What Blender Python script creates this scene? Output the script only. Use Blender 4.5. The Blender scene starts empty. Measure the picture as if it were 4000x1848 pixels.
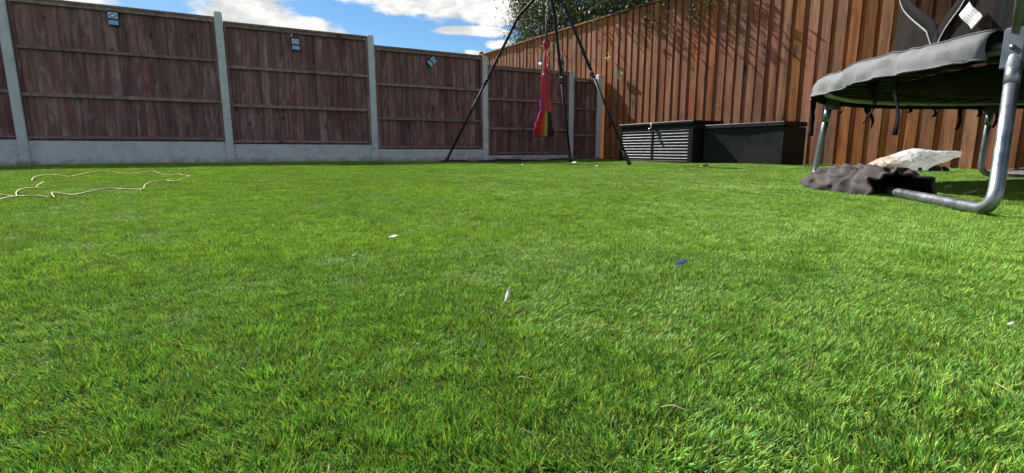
import bpy, bmesh, math, random
import numpy as np
from mathutils import Vector, Matrix, Euler, noise

random.seed(7)
rng = np.random.default_rng(11)
R = math.radians
scene = bpy.context.scene
COL = scene.collection

# ------------------------------------------------------------------ camera
CAM_H = 0.175
cam_d = bpy.data.cameras.new('camera')
cam = bpy.data.objects.new('camera', cam_d)
COL.objects.link(cam)
cam_d.sensor_fit = 'HORIZONTAL'
cam_d.sensor_width = 36.0
cam_d.lens = 36.0 * 1994 / 4000
cam_d.clip_start = 0.02
cam_d.clip_end = 2000
cam.location = (0, 0, CAM_H)
cam.rotation_euler = (R(90) - math.atan(337 / 1994), 0, 0)
scene.camera = cam

# ------------------------------------------------------------------ sun and sky
SUN_AZ, SUN_EL = R(-38), R(41)
sun_dir = Vector((math.sin(SUN_AZ) * math.cos(SUN_EL), math.cos(SUN_AZ) * math.cos(SUN_EL), math.sin(SUN_EL)))
sun_d = bpy.data.lights.new('sun', 'SUN')
sun_d.energy = 5.0
sun_d.angle = R(0.6)
sun_d.color = (1.0, 0.95, 0.86)
sun = bpy.data.objects.new('sun', sun_d)
COL.objects.link(sun)
sun.rotation_euler = sun_dir.to_track_quat('Z', 'Y').to_euler()
sun.location = (-6, 4, 8)

world = bpy.data.worlds.new('World')
scene.world = world
world.use_nodes = True


class NT:
    """Small helper around a node tree."""
    def __init__(self, tree):
        self.t = tree
        self.n = tree.nodes
        self.l = tree.links

    def add(self, kind, inputs=None, **props):
        nd = self.n.new(kind)
        for k, v in props.items():
            setattr(nd, k, v)
        for k, v in (inputs or {}).items():
            s = nd.inputs[k]
            if isinstance(v, bpy.types.NodeSocket):
                self.l.new(v, s)
            else:
                s.default_value = v
        return nd

    def math(self, op, a, b=None, c=None, clamp=False):
        nd = self.n.new('ShaderNodeMath')
        nd.operation = op
        nd.use_clamp = clamp
        for i, v in enumerate((a, b, c)):
            if v is None:
                continue
            if isinstance(v, bpy.types.NodeSocket):
                self.l.new(v, nd.inputs[i])
            else:
                nd.inputs[i].default_value = v
        return nd.outputs[0]

    def vmath(self, op, a, b=None):
        nd = self.n.new('ShaderNodeVectorMath')
        nd.operation = op
        for i, v in enumerate((a, b)):
            if v is None:
                continue
            if isinstance(v, bpy.types.NodeSocket):
                self.l.new(v, nd.inputs[i])
            else:
                nd.inputs[i].default_value = v
        return nd.outputs[0]

    def comb(self, x, y, z):
        nd = self.n.new('ShaderNodeCombineXYZ')
        for i, v in enumerate((x, y, z)):
            if isinstance(v, bpy.types.NodeSocket):
                self.l.new(v, nd.inputs[i])
            else:
                nd.inputs[i].default_value = v
        return nd.outputs[0]

    def noise(self, vec, scale, detail=4, rough=0.55, dist=0.0):
        nd = self.add('ShaderNodeTexNoise', {'Vector': vec, 'Scale': scale, 'Detail': detail, 'Roughness': rough, 'Distortion': dist})
        return nd.outputs['Fac']

    def smooth(self, v, lo, hi, a=0.0, b=1.0):
        nd = self.add('ShaderNodeMapRange', {'Value': v, 'From Min': lo, 'From Max': hi, 'To Min': a, 'To Max': b})
        nd.interpolation_type = 'SMOOTHSTEP'
        return nd.outputs[0]

    def mix(self, fac, a, b, mode='MIX'):
        nd = self.n.new('ShaderNodeMix')
        nd.data_type = 'RGBA'
        nd.blend_type = mode
        for s, v in ((nd.inputs[0], fac), (nd.inputs[6], a), (nd.inputs[7], b)):
            if isinstance(v, bpy.types.NodeSocket):
                self.l.new(v, s)
            elif isinstance(v, (tuple, list)):
                s.default_value = (*v[:3], 1.0)
            else:
                s.default_value = v
        return nd.outputs[2]

    def ramp(self, fac, stops):
        nd = self.n.new('ShaderNodeValToRGB')
        self.l.new(fac, nd.inputs[0])
        cr = nd.color_ramp
        while len(cr.elements) < len(stops):
            cr.elements.new(0.5)
        for e, (p, c) in zip(cr.elements, stops):
            e.position = p
            e.color = (*c[:3], 1.0)
        return nd.outputs[0]


def build_world():
    nt = NT(world.node_tree)
    nt.n.clear()
    out = nt.add('ShaderNodeOutputWorld')
    sky = nt.add('ShaderNodeTexSky', sky_type='NISHITA', sun_disc=False)
    sky.sun_elevation = SUN_EL
    sky.sun_rotation = SUN_AZ % (2 * math.pi)
    sky.air_density = 1.0
    sky.dust_density = 0.2
    sky.ozone_density = 3.0
    tc = nt.add('ShaderNodeTexCoord')
    sep = nt.add('ShaderNodeSeparateXYZ', {0: tc.outputs['Generated']})
    az = nt.math('ARCTAN2', sep.outputs[0], sep.outputs[1])
    el = nt.math('ARCSINE', sep.outputs[2])
    v0 = nt.comb(nt.math('MULTIPLY', az, 5.0), nt.math('MULTIPLY', el, 13.0), 0.3)
    warp = nt.noise(v0, 1.3, 1, 0.5)
    warp = nt.math('SUBTRACT', warp, 0.5)
    az_w = nt.math('MULTIPLY_ADD', warp, 0.06, az)
    el_w = nt.math('MULTIPLY_ADD', warp, -0.03, el)
    # big cumulus banks: azimuth, elevation, half widths (radians)
    blobs = [(-0.455, 0.217, 0.090, 0.036), (-0.385, 0.202, 0.085, 0.024), (-0.345, 0.196, 0.062, 0.017), (-0.45, 0.262, 0.085, 0.04),
             (-0.19, 0.272, 0.165, 0.034), (-0.08, 0.254, 0.12, 0.030), (0.02, 0.25, 0.09, 0.028), (-0.075, 0.2145, 0.075, 0.0105),
             (-0.024, 0.193, 0.032, 0.010), (-0.067, 0.178, 0.02, 0.006), (-0.665, 0.214, 0.05, 0.020), (-0.25, 0.36, 0.45, 0.06)]
    acc = None
    for a, e, ra, re in blobs:
        dx = nt.math('MULTIPLY', nt.math('SUBTRACT', az_w, a), 1 / ra)
        dy = nt.math('MULTIPLY', nt.math('SUBTRACT', el_w, e), 1 / re)
        d2 = nt.math('ADD', nt.math('MULTIPLY', dx, dx), nt.math('MULTIPLY', dy, dy))
        f = nt.math('SUBTRACT', 1.0, d2)
        acc = f if acc is None else nt.math('MAXIMUM', acc, f)
    acc = nt.math('MAXIMUM', acc, -1.0)
    # scattered cumulus over the rest of the sky
    flat = nt.math('ADD', sep.outputs[2], 0.12)
    px = nt.math('DIVIDE', sep.outputs[0], flat)
    py = nt.math('DIVIDE', sep.outputs[1], flat)
    far = nt.noise(nt.comb(px, py, 1.7), 0.75, 2, 0.55)
    far = nt.math('MULTIPLY_ADD', far, 6.0, -2.6)
    hi = nt.smooth(el, 0.30, 0.42)
    behind = nt.smooth(nt.math('ABSOLUTE', nt.math('ADD', az, 0.2)), 0.55, 0.8)
    w = nt.math('MAXIMUM', hi, behind)
    base = nt.math('ADD', nt.math('MULTIPLY', acc, nt.math('SUBTRACT', 1.0, w)), nt.math('MULTIPLY', far, w))
    puff = nt.noise(nt.comb(nt.math('MULTIPLY', az, 9.0), nt.math('MULTIPLY', el, 19.0), 0.0), 1.6, 6, 0.62)
    fld = nt.math('MULTIPLY_ADD', nt.math('SUBTRACT', puff, 0.5), 2.4, base)
    mask = nt.smooth(fld, -0.05, 0.55)
    # cloud brightness: grey bellies, white rims
    sh = nt.noise(nt.comb(nt.math('MULTIPLY', az, 9.0), nt.math('MULTIPLY', el, 17.0), 4.0), 1.5, 4, 0.6)
    lit = nt.smooth(sh, 0.34, 0.64)
    cl = nt.mix(lit, (3.1, 3.15, 3.15), (5.1, 5.08, 4.9))
    skc = nt.add('ShaderNodeHueSaturation', {'Saturation': 1.3, 'Value': 0.50, 'Color': sky.outputs[0]})
    colr = nt.mix(mask, skc.outputs[0], cl)
    bg = nt.add('ShaderNodeBackground', {'Color': colr, 'Strength': 0.1})
    nt.l.new(bg.outputs[0], out.inputs[0])


build_world()

scene.view_settings.view_transform = 'Standard'
scene.view_settings.look = 'None'
scene.view_settings.exposure = 1.15
scene.view_settings.gamma = 1.0
scene.view_settings.use_curve_mapping = False
scene.render.engine = 'CYCLES'
scene.cycles.use_denoising = True
scene.cycles.max_bounces = 6
scene.cycles.diffuse_bounces = 3
scene.cycles.glossy_bounces = 3
scene.cycles.transparent_max_bounces = 12
scene.cycles.use_adaptive_sampling = True
scene.cycles.adaptive_threshold = 0.02
scene.cycles.sample_clamp_indirect = 6.0

# ------------------------------------------------------------------ garden axes
AX = R(61.2)
D1 = Vector((math.sin(AX), math.cos(AX), 0))       # along the concrete-post fence
N1 = Vector((-math.cos(AX), math.sin(AX), 0))      # out through it
ROT_L = R(90) - AX                                  # local x = D1, local y = N1
ROT_R = -AX                                         # local x = -N1, local y = D1
FENCE_N = 8.0
FENCE_E = 6.37


def gp(t, n, z=0.0):
    return D1 * t + N1 * n + Vector((0, 0, z))


# ------------------------------------------------------------------ object helpers
MW = {}


def tag(o, label=None, cat=None, group=None, kind=None):
    if label:
        o['label'] = label
    if cat:
        o['category'] = cat
    if group:
        o['group'] = group
    if kind:
        o['kind'] = kind
    return o


def thing(name, loc, rotz=0.0, label=None, cat=None, group=None):
    o = bpy.data.objects.new(name, None)
    o.empty_display_size = 0.1
    COL.objects.link(o)
    o.location = loc
    o.rotation_euler = (0, 0, rotz)
    MW[o.name] = Matrix.Translation(Vector(loc)) @ Matrix.Rotation(rotz, 4, 'Z')
    return tag(o, label, cat, group)


def link(name, me, parent=None, loc=None, rot=None, scale=None):
    o = bpy.data.objects.new(name, me)
    COL.objects.link(o)
    if parent is not None:
        o.parent = parent
    m = Matrix.Identity(4)
    if loc is not None:
        o.location = loc
        m = Matrix.Translation(Vector(loc))
    if rot is not None:
        o.rotation_euler = rot
        m = m @ Euler(rot).to_matrix().to_4x4()
    if scale is not None:
        o.scale = scale
    MW[o.name] = (MW[parent.name] if parent is not None else Matrix.Identity(4)) @ m
    return o


class MB:
    """Collects vertices and faces; build() links them as one mesh object."""
    def __init__(self):
        self.v, self.f, self.c = [], [], None

    def box(self, x0, x1, y0, y1, z0, z1, ch=0.0):
        b = len(self.v)
        if ch <= 0:
            self.v += [(x0, y0, z0), (x1, y0, z0), (x1, y1, z0), (x0, y1, z0), (x0, y0, z1), (x1, y0, z1), (x1, y1, z1), (x0, y1, z1)]
            self.f += [(b, b + 3, b + 2, b + 1), (b + 4, b + 5, b + 6, b + 7), (b, b + 1, b + 5, b + 4), (b + 1, b + 2, b + 6, b + 5),
                       (b + 2, b + 3, b + 7, b + 6), (b + 3, b, b + 4, b + 7)]
        else:
            ring = [(x0 + ch, y0), (x1 - ch, y0), (x1, y0 + ch), (x1, y1 - ch), (x1 - ch, y1), (x0 + ch, y1), (x0, y1 - ch), (x0, y0 + ch)]
            cx, cy = (x0 + x1) / 2, (y0 + y1) / 2
            kx, ky = 1 - 2 * ch / max(x1 - x0, 1e-6), 1 - 2 * ch / max(y1 - y0, 1e-6)
            ins = [(cx + (x - cx) * kx, cy + (y - cy) * ky) for x, y in ring]
            lv = [(ins, z0), (ring, z0 + ch), (ring, z1 - ch), (ins, z1)]
            for rg, z in lv:
                self.v += [(x, y, z) for x, y in rg]
            for k in range(3):
                for i in range(8):
                    j = (i + 1) % 8
                    self.f.append((b + k * 8 + i, b + k * 8 + j, b + k * 8 + 8 + j, b + k * 8 + 8 + i))
            self.f.append(tuple(b + i for i in range(7, -1, -1)))
            self.f.append(tuple(b + 24 + i for i in range(8)))
        return self

    def tube(self, pts, r, n=10, closed=False, cap=True):
        pts = [Vector(p) for p in pts]
        m = len(pts)
        rs = r if isinstance(r, (list, tuple)) else [r] * m
        b = len(self.v)
        up = None
        for i in range(m):
            if closed:
                t = pts[(i + 1) % m] - pts[i - 1]
            else:
                t = pts[min(i + 1, m - 1)] - pts[max(i - 1, 0)]
            t.normalize()
            if up is None:
                up = Vector((0, 0, 1)) if abs(t.z) < 0.9 else Vector((1, 0, 0))
            s = t.cross(up)
            if s.length < 1e-6:
                s = t.orthogonal()
            s.normalize()
            up = s.cross(t).normalized()
            for k in range(n):
                a = 2 * math.pi * k / n
                self.v.append(tuple(pts[i] + (s * math.cos(a) + up * math.sin(a)) * rs[i]))
        for i in range(m if closed else m - 1):
            j = (i + 1) % m
            for k in range(n):
                q = (k + 1) % n
                self.f.append((b + i * n + k, b + i * n + q, b + j * n + q, b + j * n + k))
        if cap and not closed:
            self.f.append(tuple(b + k for k in range(n - 1, -1, -1)))
            self.f.append(tuple(b + (m - 1) * n + k for k in range(n)))
        return self

    def grid(self, rows, closed=False):
        """rows: list of equal-length vertex rows; quads between them."""
        b = len(self.v)
        w = len(rows[0])
        for row in rows:
            self.v += [tuple(p) for p in row]
        for i in range(len(rows) - 1):
            for k in range(w if closed else w - 1):
                q = (k + 1) % w
                self.f.append((b + i * w + k, b + i * w + q, b + (i + 1) * w + q, b + (i + 1) * w + k))
        return self

    def lathe(self, prof, n=16, at=(0, 0, 0)):
        rows = [[(at[0] + r * math.cos(2 * math.pi * k / n), at[1] + r * math.sin(2 * math.pi * k / n), at[2] + z) for k in range(n)] for r, z in prof]
        return self.grid(rows, closed=True)

    def xform(self, m):
        self.v = [tuple(m @ Vector(p)) for p in self.v]
        return self

    def mesh(self, name, mat, smooth=False, solid=0.0):
        me = bpy.data.meshes.new(name)
        me.from_pydata(self.v, [], self.f)
        if solid:
            bm = bmesh.new()
            bm.from_mesh(me)
            bmesh.ops.recalc_face_normals(bm, faces=bm.faces)
            bmesh.ops.solidify(bm, geom=bm.faces[:], thickness=solid)
            bm.to_mesh(me)
            bm.free()
        me.materials.append(mat)
        if smooth:
            me.polygons.foreach_set('use_smooth', [True] * len(me.polygons))
        me.update()
        return me

    def build(self, name, mat, parent=None, smooth=False, origin=None, solid=0.0, world=True):
        """Vertices in world space (world=True) or in the parent's space."""
        loc = None
        if parent is not None and world:
            self.xform(MW[parent.name].inverted())
        elif parent is None and origin is not None:
            o = Vector(origin)
            self.v = [tuple(Vector(p) - o) for p in self.v]
            loc = origin
        return link(name, self.mesh(name, mat, smooth, solid), parent, loc)


def bez(pts, n=8):
    """Catmull-Rom through points."""
    P = [Vector(p) for p in pts]
    out = []
    for i in range(len(P) - 1):
        p0, p1, p2, p3 = P[max(i - 1, 0)], P[i], P[i + 1], P[min(i + 2, len(P) - 1)]
        for k in range(n):
            t = k / n
            out.append(0.5 * ((2 * p1) + (p2 - p0) * t + (2 * p0 - 5 * p1 + 4 * p2 - p3) * t * t + (3 * p1 - p0 - 3 * p2 + p3) * t ** 3))
    out.append(P[-1])
    return out


# ------------------------------------------------------------------ materials
M = {}


def new_mat(name):
    m = bpy.data.materials.new(name)
    m.use_nodes = True
    nt = NT(m.node_tree)
    bsdf = m.node_tree.nodes['Principled BSDF']
    M[name] = m
    return m, nt, bsdf


def simple(name, col, rough=0.6, metal=0.0, var=0.15, scale=12.0, bump=0.0, spec=0.5):
    m, nt, b = new_mat(name)
    tc = nt.add('ShaderNodeTexCoord')
    oi = nt.add('ShaderNodeObjectInfo')
    v = nt.vmath('ADD', tc.outputs['Object'], nt.comb(nt.math('MULTIPLY', oi.outputs['Random'], 31.0), 0.0, 0.0))
    n = nt.noise(v, scale, 5, 0.6)
    lo = tuple(c * (1 - var) for c in col)
    hi = tuple(min(c * (1 + var), 1) for c in col)
    c = nt.mix(nt.smooth(n, 0.3, 0.7), lo, hi)
    nt.l.new(c, b.inputs['Base Color'])
    nt.l.new(nt.smooth(n, 0.25, 0.75, max(rough - 0.1, 0.05), min(rough + 0.1, 1)), b.inputs['Roughness'])
    b.inputs['Metallic'].default_value = metal
    b.inputs['Specular IOR Level'].default_value = spec
    if bump:
        bp = nt.add('ShaderNodeBump', {'Strength': bump, 'Distance': 0.01, 'Height': n})
        nt.l.new(bp.outputs[0], b.inputs['Normal'])
    return m


def wood(name, dark, mid, light, knot, grey=None, grey_amt=0.0, knot_scale=6.0, tint=0.35, rough=0.75):
    m, nt, b = new_mat(name)
    tc = nt.add('ShaderNodeTexCoord')
    oi = nt.add('ShaderNodeObjectInfo')
    rnd = oi.outputs['Random']
    off = nt.comb(nt.math('MULTIPLY', rnd, 37.0), nt.math('MULTIPLY', rnd, 11.0), nt.math('MULTIPLY', rnd, 71.0))
    v = nt.vmath('ADD', tc.outputs['Object'], off)
    # knots first: the grain swirls round them
    kv = nt.vmath('MULTIPLY', v, (1.0, 1.0, 0.42))
    vor = nt.add('ShaderNodeTexVoronoi', {'Vector': kv, 'Scale': knot_scale, 'Randomness': 1.0}, feature='F1')
    ksel = nt.add('ShaderNodeSeparateColor', {0: vor.outputs['Color']})
    size = nt.math('MULTIPLY', nt.smooth(ksel.outputs[0], 0.35, 1.0), 0.16)
    kn = nt.math('SUBTRACT', 1.0, nt.smooth(nt.math('DIVIDE', vor.outputs['Distance'], nt.math('ADD', size, 0.005)), 0.55, 1.25))
    halo = nt.math('SUBTRACT', 1.0, nt.smooth(nt.math('DIVIDE', vor.outputs['Distance'], nt.math('ADD', size, 0.005)), 0.8, 2.6))
    gv = nt.vmath('MULTIPLY', v, (24.0, 24.0, 1.1))
    gv = nt.vmath('ADD', gv, nt.comb(nt.math('MULTIPLY', halo, 1.3), 0.0, 0.0))
    g = nt.noise(gv, 1.0, 6, 0.6, 0.7)
    fine = nt.noise(nt.vmath('MULTIPLY', v, (210.0, 210.0, 5.0)), 1.0, 3, 0.6)
    big = nt.noise(nt.vmath('MULTIPLY', v, (7.0, 7.0, 1.5)), 1.0, 4, 0.6)
    gg = nt.math('ADD', nt.math('MULTIPLY', g, 0.6), nt.math('ADD', nt.math('MULTIPLY', fine, 0.22), nt.math('MULTIPLY', big, 0.26)))
    c = nt.ramp(gg, [(0.36, dark), (0.53, mid), (0.70, light)])
    if grey is not None:
        gm = nt.noise(nt.vmath('MULTIPLY', nt.vmath('ADD', v, (3.1, 0, 9.0)), (12.0, 12.0, 2.6)), 1.0, 5, 0.65, 0.5)
        c = nt.mix(nt.math('MULTIPLY', nt.smooth(gm, 0.48, 0.66), grey_amt), c, grey)
    c = nt.mix(nt.math('MULTIPLY', halo, 0.30), c, knot)
    c = nt.mix(nt.math('MULTIPLY', kn, 0.85), c, knot)
    hs = nt.add('ShaderNodeHueSaturation', {
        'Hue': nt.math('MULTIPLY_ADD', nt.math('FRACT', nt.math('MULTIPLY', rnd, 7.3)), 0.02, 0.49),
        'Saturation': nt.math('MULTIPLY_ADD', nt.math('FRACT', nt.math('MULTIPLY', rnd, 13.7)), 0.2, 0.85),
        'Value': nt.math('MULTIPLY_ADD', rnd, tint * 2, 1.0 - tint), 'Color': c})
    nt.l.new(hs.outputs[0], b.inputs['Base Color'])
    b.inputs['Roughness'].default_value = rough
    b.inputs['Specular IOR Level'].default_value = 0.3
    bp = nt.add('ShaderNodeBump', {'Strength': 0.5, 'Distance': 0.006, 'Height': nt.math('SUBTRACT', gg, nt.math('MULTIPLY', kn, 0.15))})
    nt.l.new(bp.outputs[0], b.inputs['Normal'])
    return m


wood('brown_stained_board', (0.072, 0.028, 0.031), (0.168, 0.076, 0.080), (0.265, 0.142, 0.145), (0.032, 0.012, 0.015), (0.35, 0.24, 0.255), 0.6, 9.0, 0.28)
wood('brown_stained_rail', (0.12, 0.075, 0.072), (0.20, 0.135, 0.125), (0.29, 0.205, 0.19), (0.05, 0.025, 0.025), (0.34, 0.27, 0.25), 0.6, 4.0, 0.15)
wood('orange_board', (0.085, 0.022, 0.006), (0.25, 0.080, 0.021), (0.35, 0.140, 0.042), (0.036, 0.010, 0.005), (0.10, 0.036, 0.016), 0.55, 4.6, 0.22)
wood('orange_back_board', (0.085, 0.022, 0.006), (0.23, 0.074, 0.020), (0.33, 0.132, 0.040), (0.036, 0.010, 0.005), (0.09, 0.032, 0.014), 0.55, 4.6, 0.22)


def concrete():
    m, nt, b = new_mat('concrete')
    tc = nt.add('ShaderNodeTexCoord')
    oi = nt.add('ShaderNodeObjectInfo')
    v = nt.vmath('ADD', tc.outputs['Object'], nt.comb(nt.math('MULTIPLY', oi.outputs['Random'], 23.0), 0.0, nt.math('MULTIPLY', oi.outputs['Random'], 9.0)))
    a = nt.noise(v, 5.0, 6, 0.65, 0.5)
    f = nt.noise(v, 90.0, 4, 0.7)
    s = nt.noise(nt.vmath('MULTIPLY', v, (4.0, 4.0, 7.0)), 1.0, 6, 0.7, 1.2)
    c = nt.ramp(a, [(0.3, (0.41, 0.44, 0.49)), (0.5, (0.53, 0.565, 0.62)), (0.72, (0.60, 0.635, 0.69))])
    c = nt.mix(nt.math('MULTIPLY', nt.smooth(s, 0.56, 0.70), 0.5), c, (0.17, 0.18, 0.18))
    c = nt.mix(nt.math('MULTIPLY', nt.smooth(f, 0.5, 0.75), 0.25), c, (0.18, 0.18, 0.175))
    # soil splash and algae creeping up from the ground in ragged patches
    gz = nt.add('ShaderNodeSeparateXYZ', {0: tc.outputs['Object']}).outputs[2]
    sp = nt.smooth(nt.math('SUBTRACT', nt.math('MULTIPLY', nt.noise(v, 9.0, 5, 0.7, 0.8), 0.30), gz), 0.06, 0.16)
    c = nt.mix(nt.math('MULTIPLY', sp, 0.6), c, (0.11, 0.12, 0.07))
    nt.l.new(c, b.inputs['Base Color'])
    b.inputs['Roughness'].default_value = 0.9
    bp = nt.add('ShaderNodeBump', {'Strength': 0.35, 'Distance': 0.006, 'Height': nt.math('ADD', nt.math('MULTIPLY', f, 0.4), a)})
    nt.l.new(bp.outputs[0], b.inputs['Normal'])


concrete()
simple('soil', (0.045, 0.035, 0.026), 0.95, 0, 0.4, 30, 0.6)
simple('far_ground', (0.06, 0.09, 0.03), 0.95, 0, 0.3, 0.6)
simple('turf_backing', (0.016, 0.030, 0.006), 1.0, 0, 0.4, 60, 0.5, 0.0)
simple('black_membrane', (0.012, 0.012, 0.013), 0.7, 0, 0.3, 20, 0.3)
simple('galvanised_steel', (0.24, 0.26, 0.285), 0.38, 0.85, 0.14, 18)
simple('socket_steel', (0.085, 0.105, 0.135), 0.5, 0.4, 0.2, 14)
simple('dull_spring_steel', (0.05, 0.052, 0.055), 0.6, 0.5, 0.2, 14)
simple('dark_blue_steel', (0.012, 0.015, 0.027), 0.68, 0.0, 0.3, 14, 0.05, 0.2)
simple('black_steel', (0.014, 0.014, 0.017), 0.5, 0.0, 0.3, 20)
simple('bolt_steel', (0.6, 0.6, 0.6), 0.3, 0.9)
simple('white_plastic', (0.78, 0.80, 0.82), 0.35, 0, 0.05)
simple('lamp_lens', (0.52, 0.68, 0.92), 0.3, 0, 0.05)  # white lens; the blue of the shade it sits in is put into the colour
simple('pale_lens', (0.22, 0.42, 0.75), 0.2, 0, 0.1)
simple('dark_plastic', (0.010, 0.016, 0.045), 0.4, 0, 0.2)
simple('grey_vinyl', (0.135, 0.14, 0.152), 0.7, 0, 0.2, 12, 0.4, 0.15)
simple('vinyl_underside', (0.004, 0.006, 0.004), 0.8, 0, 0.4, 6, 0, 0.2)
simple('jump_mat', (0.004, 0.004, 0.005), 0.95, 0, 0.2, 12, 0, 0.1)
simple('black_webbing', (0.006, 0.006, 0.008), 0.9, 0, 0.2, 60, 0, 0.1)
simple('zip_tape', (0.16, 0.155, 0.15), 0.6, 0, 0.2, 80)
simple('dark_cloth', (0.036, 0.027, 0.028), 0.85, 0, 0.25, 16, 0.3)
simple('black_lining', (0.006, 0.005, 0.006), 0.95, 0, 0.2)
simple('grey_cloth', (0.12, 0.118, 0.115), 0.8, 0, 0.3, 14, 0.3)
simple('dark_resin', (0.006, 0.008, 0.011), 0.55, 0, 0.25, 10, 0.05, 0.25)
simple('charcoal_resin', (0.013, 0.014, 0.016), 0.55, 0, 0.2, 10, 0.05, 0.15)
simple('corrugated_metal', (0.105, 0.112, 0.125), 0.48, 0.55, 0.08, 12)
simple('brass_latch', (0.72, 0.70, 0.66), 0.3, 0.8, 0.1)
simple('cream_cable', (0.26, 0.17, 0.055), 0.5, 0, 0.12, 40)
simple('bark', (0.085, 0.065, 0.05), 0.9, 0, 0.35, 30, 0.6)
simple('white_paper', (0.46, 0.46, 0.44), 0.6, 0, 0.06)
simple('blue_plastic', (0.012, 0.022, 0.24), 0.35, 0, 0.15)
simple('straw', (0.36, 0.31, 0.17), 0.7, 0, 0.2)
simple('dead_leaf', (0.11, 0.10, 0.065), 0.8, 0, 0.3)
simple('bottle_glass', (0.010, 0.014, 0.012), 0.12, 0, 0.1)
simple('bottle_label', (0.55, 0.53, 0.50), 0.6, 0, 0.1)
simple('red_cord', (0.62, 0.075, 0.085), 0.75, 0, 0.15, 60)
simple('dark_rope', (0.030, 0.030, 0.032), 0.8, 0, 0.3, 60)
simple('wing_yellow', (0.62, 0.55, 0.16), 0.5, 0, 0.25, 60)
simple('wing_teal', (0.06, 0.42, 0.36), 0.5, 0, 0.35, 60)
simple('wing_green', (0.35, 0.52, 0.16), 0.5, 0, 0.25, 60)
simple('wing_lilac', (0.40, 0.30, 0.48), 0.5, 0, 0.3, 60)
simple('wing_blue', (0.10, 0.42, 0.62), 0.5, 0, 0.25, 60)
simple('wing_orange', (0.60, 0.24, 0.05), 0.5, 0, 0.25, 60)


def attr_mat(name, rough, transl=0.0, spec=0.4, vary=0.0, attr='tint'):
    """Colour from a per-vertex colour attribute (each blade, leaf or stripe has its own colour)."""
    m, nt, b = new_mat(name)
    at = nt.add('ShaderNodeAttribute', attribute_name=attr)
    c = at.outputs['Color']
    if vary:
        oi = nt.add('ShaderNodeObjectInfo')
        hs = nt.add('ShaderNodeHueSaturation', {
            'Hue': nt.math('MULTIPLY_ADD', nt.math('FRACT', nt.math('MULTIPLY', oi.outputs['Random'], 17.0)), 0.035, 0.4825),
            'Saturation': 1.0, 'Value': nt.math('MULTIPLY_ADD', oi.outputs['Random'], vary * 2, 1 - vary), 'Color': c})
        c = hs.outputs[0]
    nt.l.new(c, b.inputs['Base Color'])
    b.inputs['Roughness'].default_value = rough
    b.inputs['Specular IOR Level'].default_value = spec
    if transl:
        out = m.node_tree.nodes['Material Output']
        tr = nt.add('ShaderNodeBsdfTranslucent', {'Color': nt.mix(1.0, c, (1.3, 1.25, 0.9), 'MULTIPLY')})
        mx = nt.add('ShaderNodeMixShader', {0: transl, 1: b.outputs[0], 2: tr.outputs[0]})
        nt.l.new(mx.outputs[0], out.inputs[0])
    return m


attr_mat('grass_blade', 0.55, 0.20, 0.16, 0.34)
attr_mat('tree_leaf', 0.5, 0.22, 0.25)
attr_mat('striped_cloth', 0.85, 0.15, 0.2)


def net_mat():
    m, nt, b = new_mat('black_net')
    b.inputs['Base Color'].default_value = (0.008, 0.009, 0.011, 1)
    b.inputs['Roughness'].default_value = 0.8
    b.inputs['Specular IOR Level'].default_value = 0.1
    tr = nt.add('ShaderNodeBsdfTransparent')
    tc = nt.add('ShaderNodeTexCoord')
    n = nt.noise(tc.outputs['Object'], 5.0, 4, 0.6, 0.8)
    mx = nt.add('ShaderNodeMixShader', {0: nt.smooth(n, 0.3, 0.7, 0.66, 0.82), 1: tr.outputs[0], 2: b.outputs[0]})
    nt.l.new(mx.outputs[0], m.node_tree.nodes['Material Output'].inputs[0])


def bag_mat():
    m, nt, b = new_mat('plastic_film')
    tc = nt.add('ShaderNodeTexCoord')
    sep = nt.add('ShaderNodeSeparateXYZ', {0: tc.outputs['Object']})
    n = nt.noise(tc.outputs['Object'], 14.0, 5, 0.6, 0.6)
    f = nt.smooth(nt.math('ADD', sep.outputs[0], nt.math('MULTIPLY_ADD', n, 0.16, -0.08)), -0.20, -0.08)
    c = nt.mix(f, (0.72, 0.58, 0.46), (0.74, 0.745, 0.76))
    nt.l.new(c, b.inputs['Base Color'])
    b.inputs['Roughness'].default_value = 0.22
    tr = nt.add('ShaderNodeBsdfTranslucent', {'Color': c})
    mx = nt.add('ShaderNodeMixShader', {0: 0.45, 1: b.outputs[0], 2: tr.outputs[0]})
    clear = nt.add('ShaderNodeBsdfTransparent')
    mx = nt.add('ShaderNodeMixShader', {0: nt.math('MULTIPLY', f, 0.18), 1: mx.outputs[0], 2: clear.outputs[0]})
    nt.l.new(mx.outputs[0], m.node_tree.nodes['Material Output'].inputs[0])
    fold = nt.add('ShaderNodeTexVoronoi', {'Vector': nt.vmath('ADD', tc.outputs['Object'], nt.comb(nt.math('MULTIPLY', n, 0.08), nt.math('MULTIPLY', n, -0.06), 0.0)), 'Scale': 9.0}, feature='DISTANCE_TO_EDGE')
    n = nt.math('ADD', nt.math('MULTIPLY', n, 0.4), nt.smooth(fold.outputs['Distance'], 0.0, 0.16))
    bp = nt.add('ShaderNodeBump', {'Strength': 0.4, 'Distance': 0.02, 'Height': n})
    nt.l.new(bp.outputs[0], b.inputs['Normal'])


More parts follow.
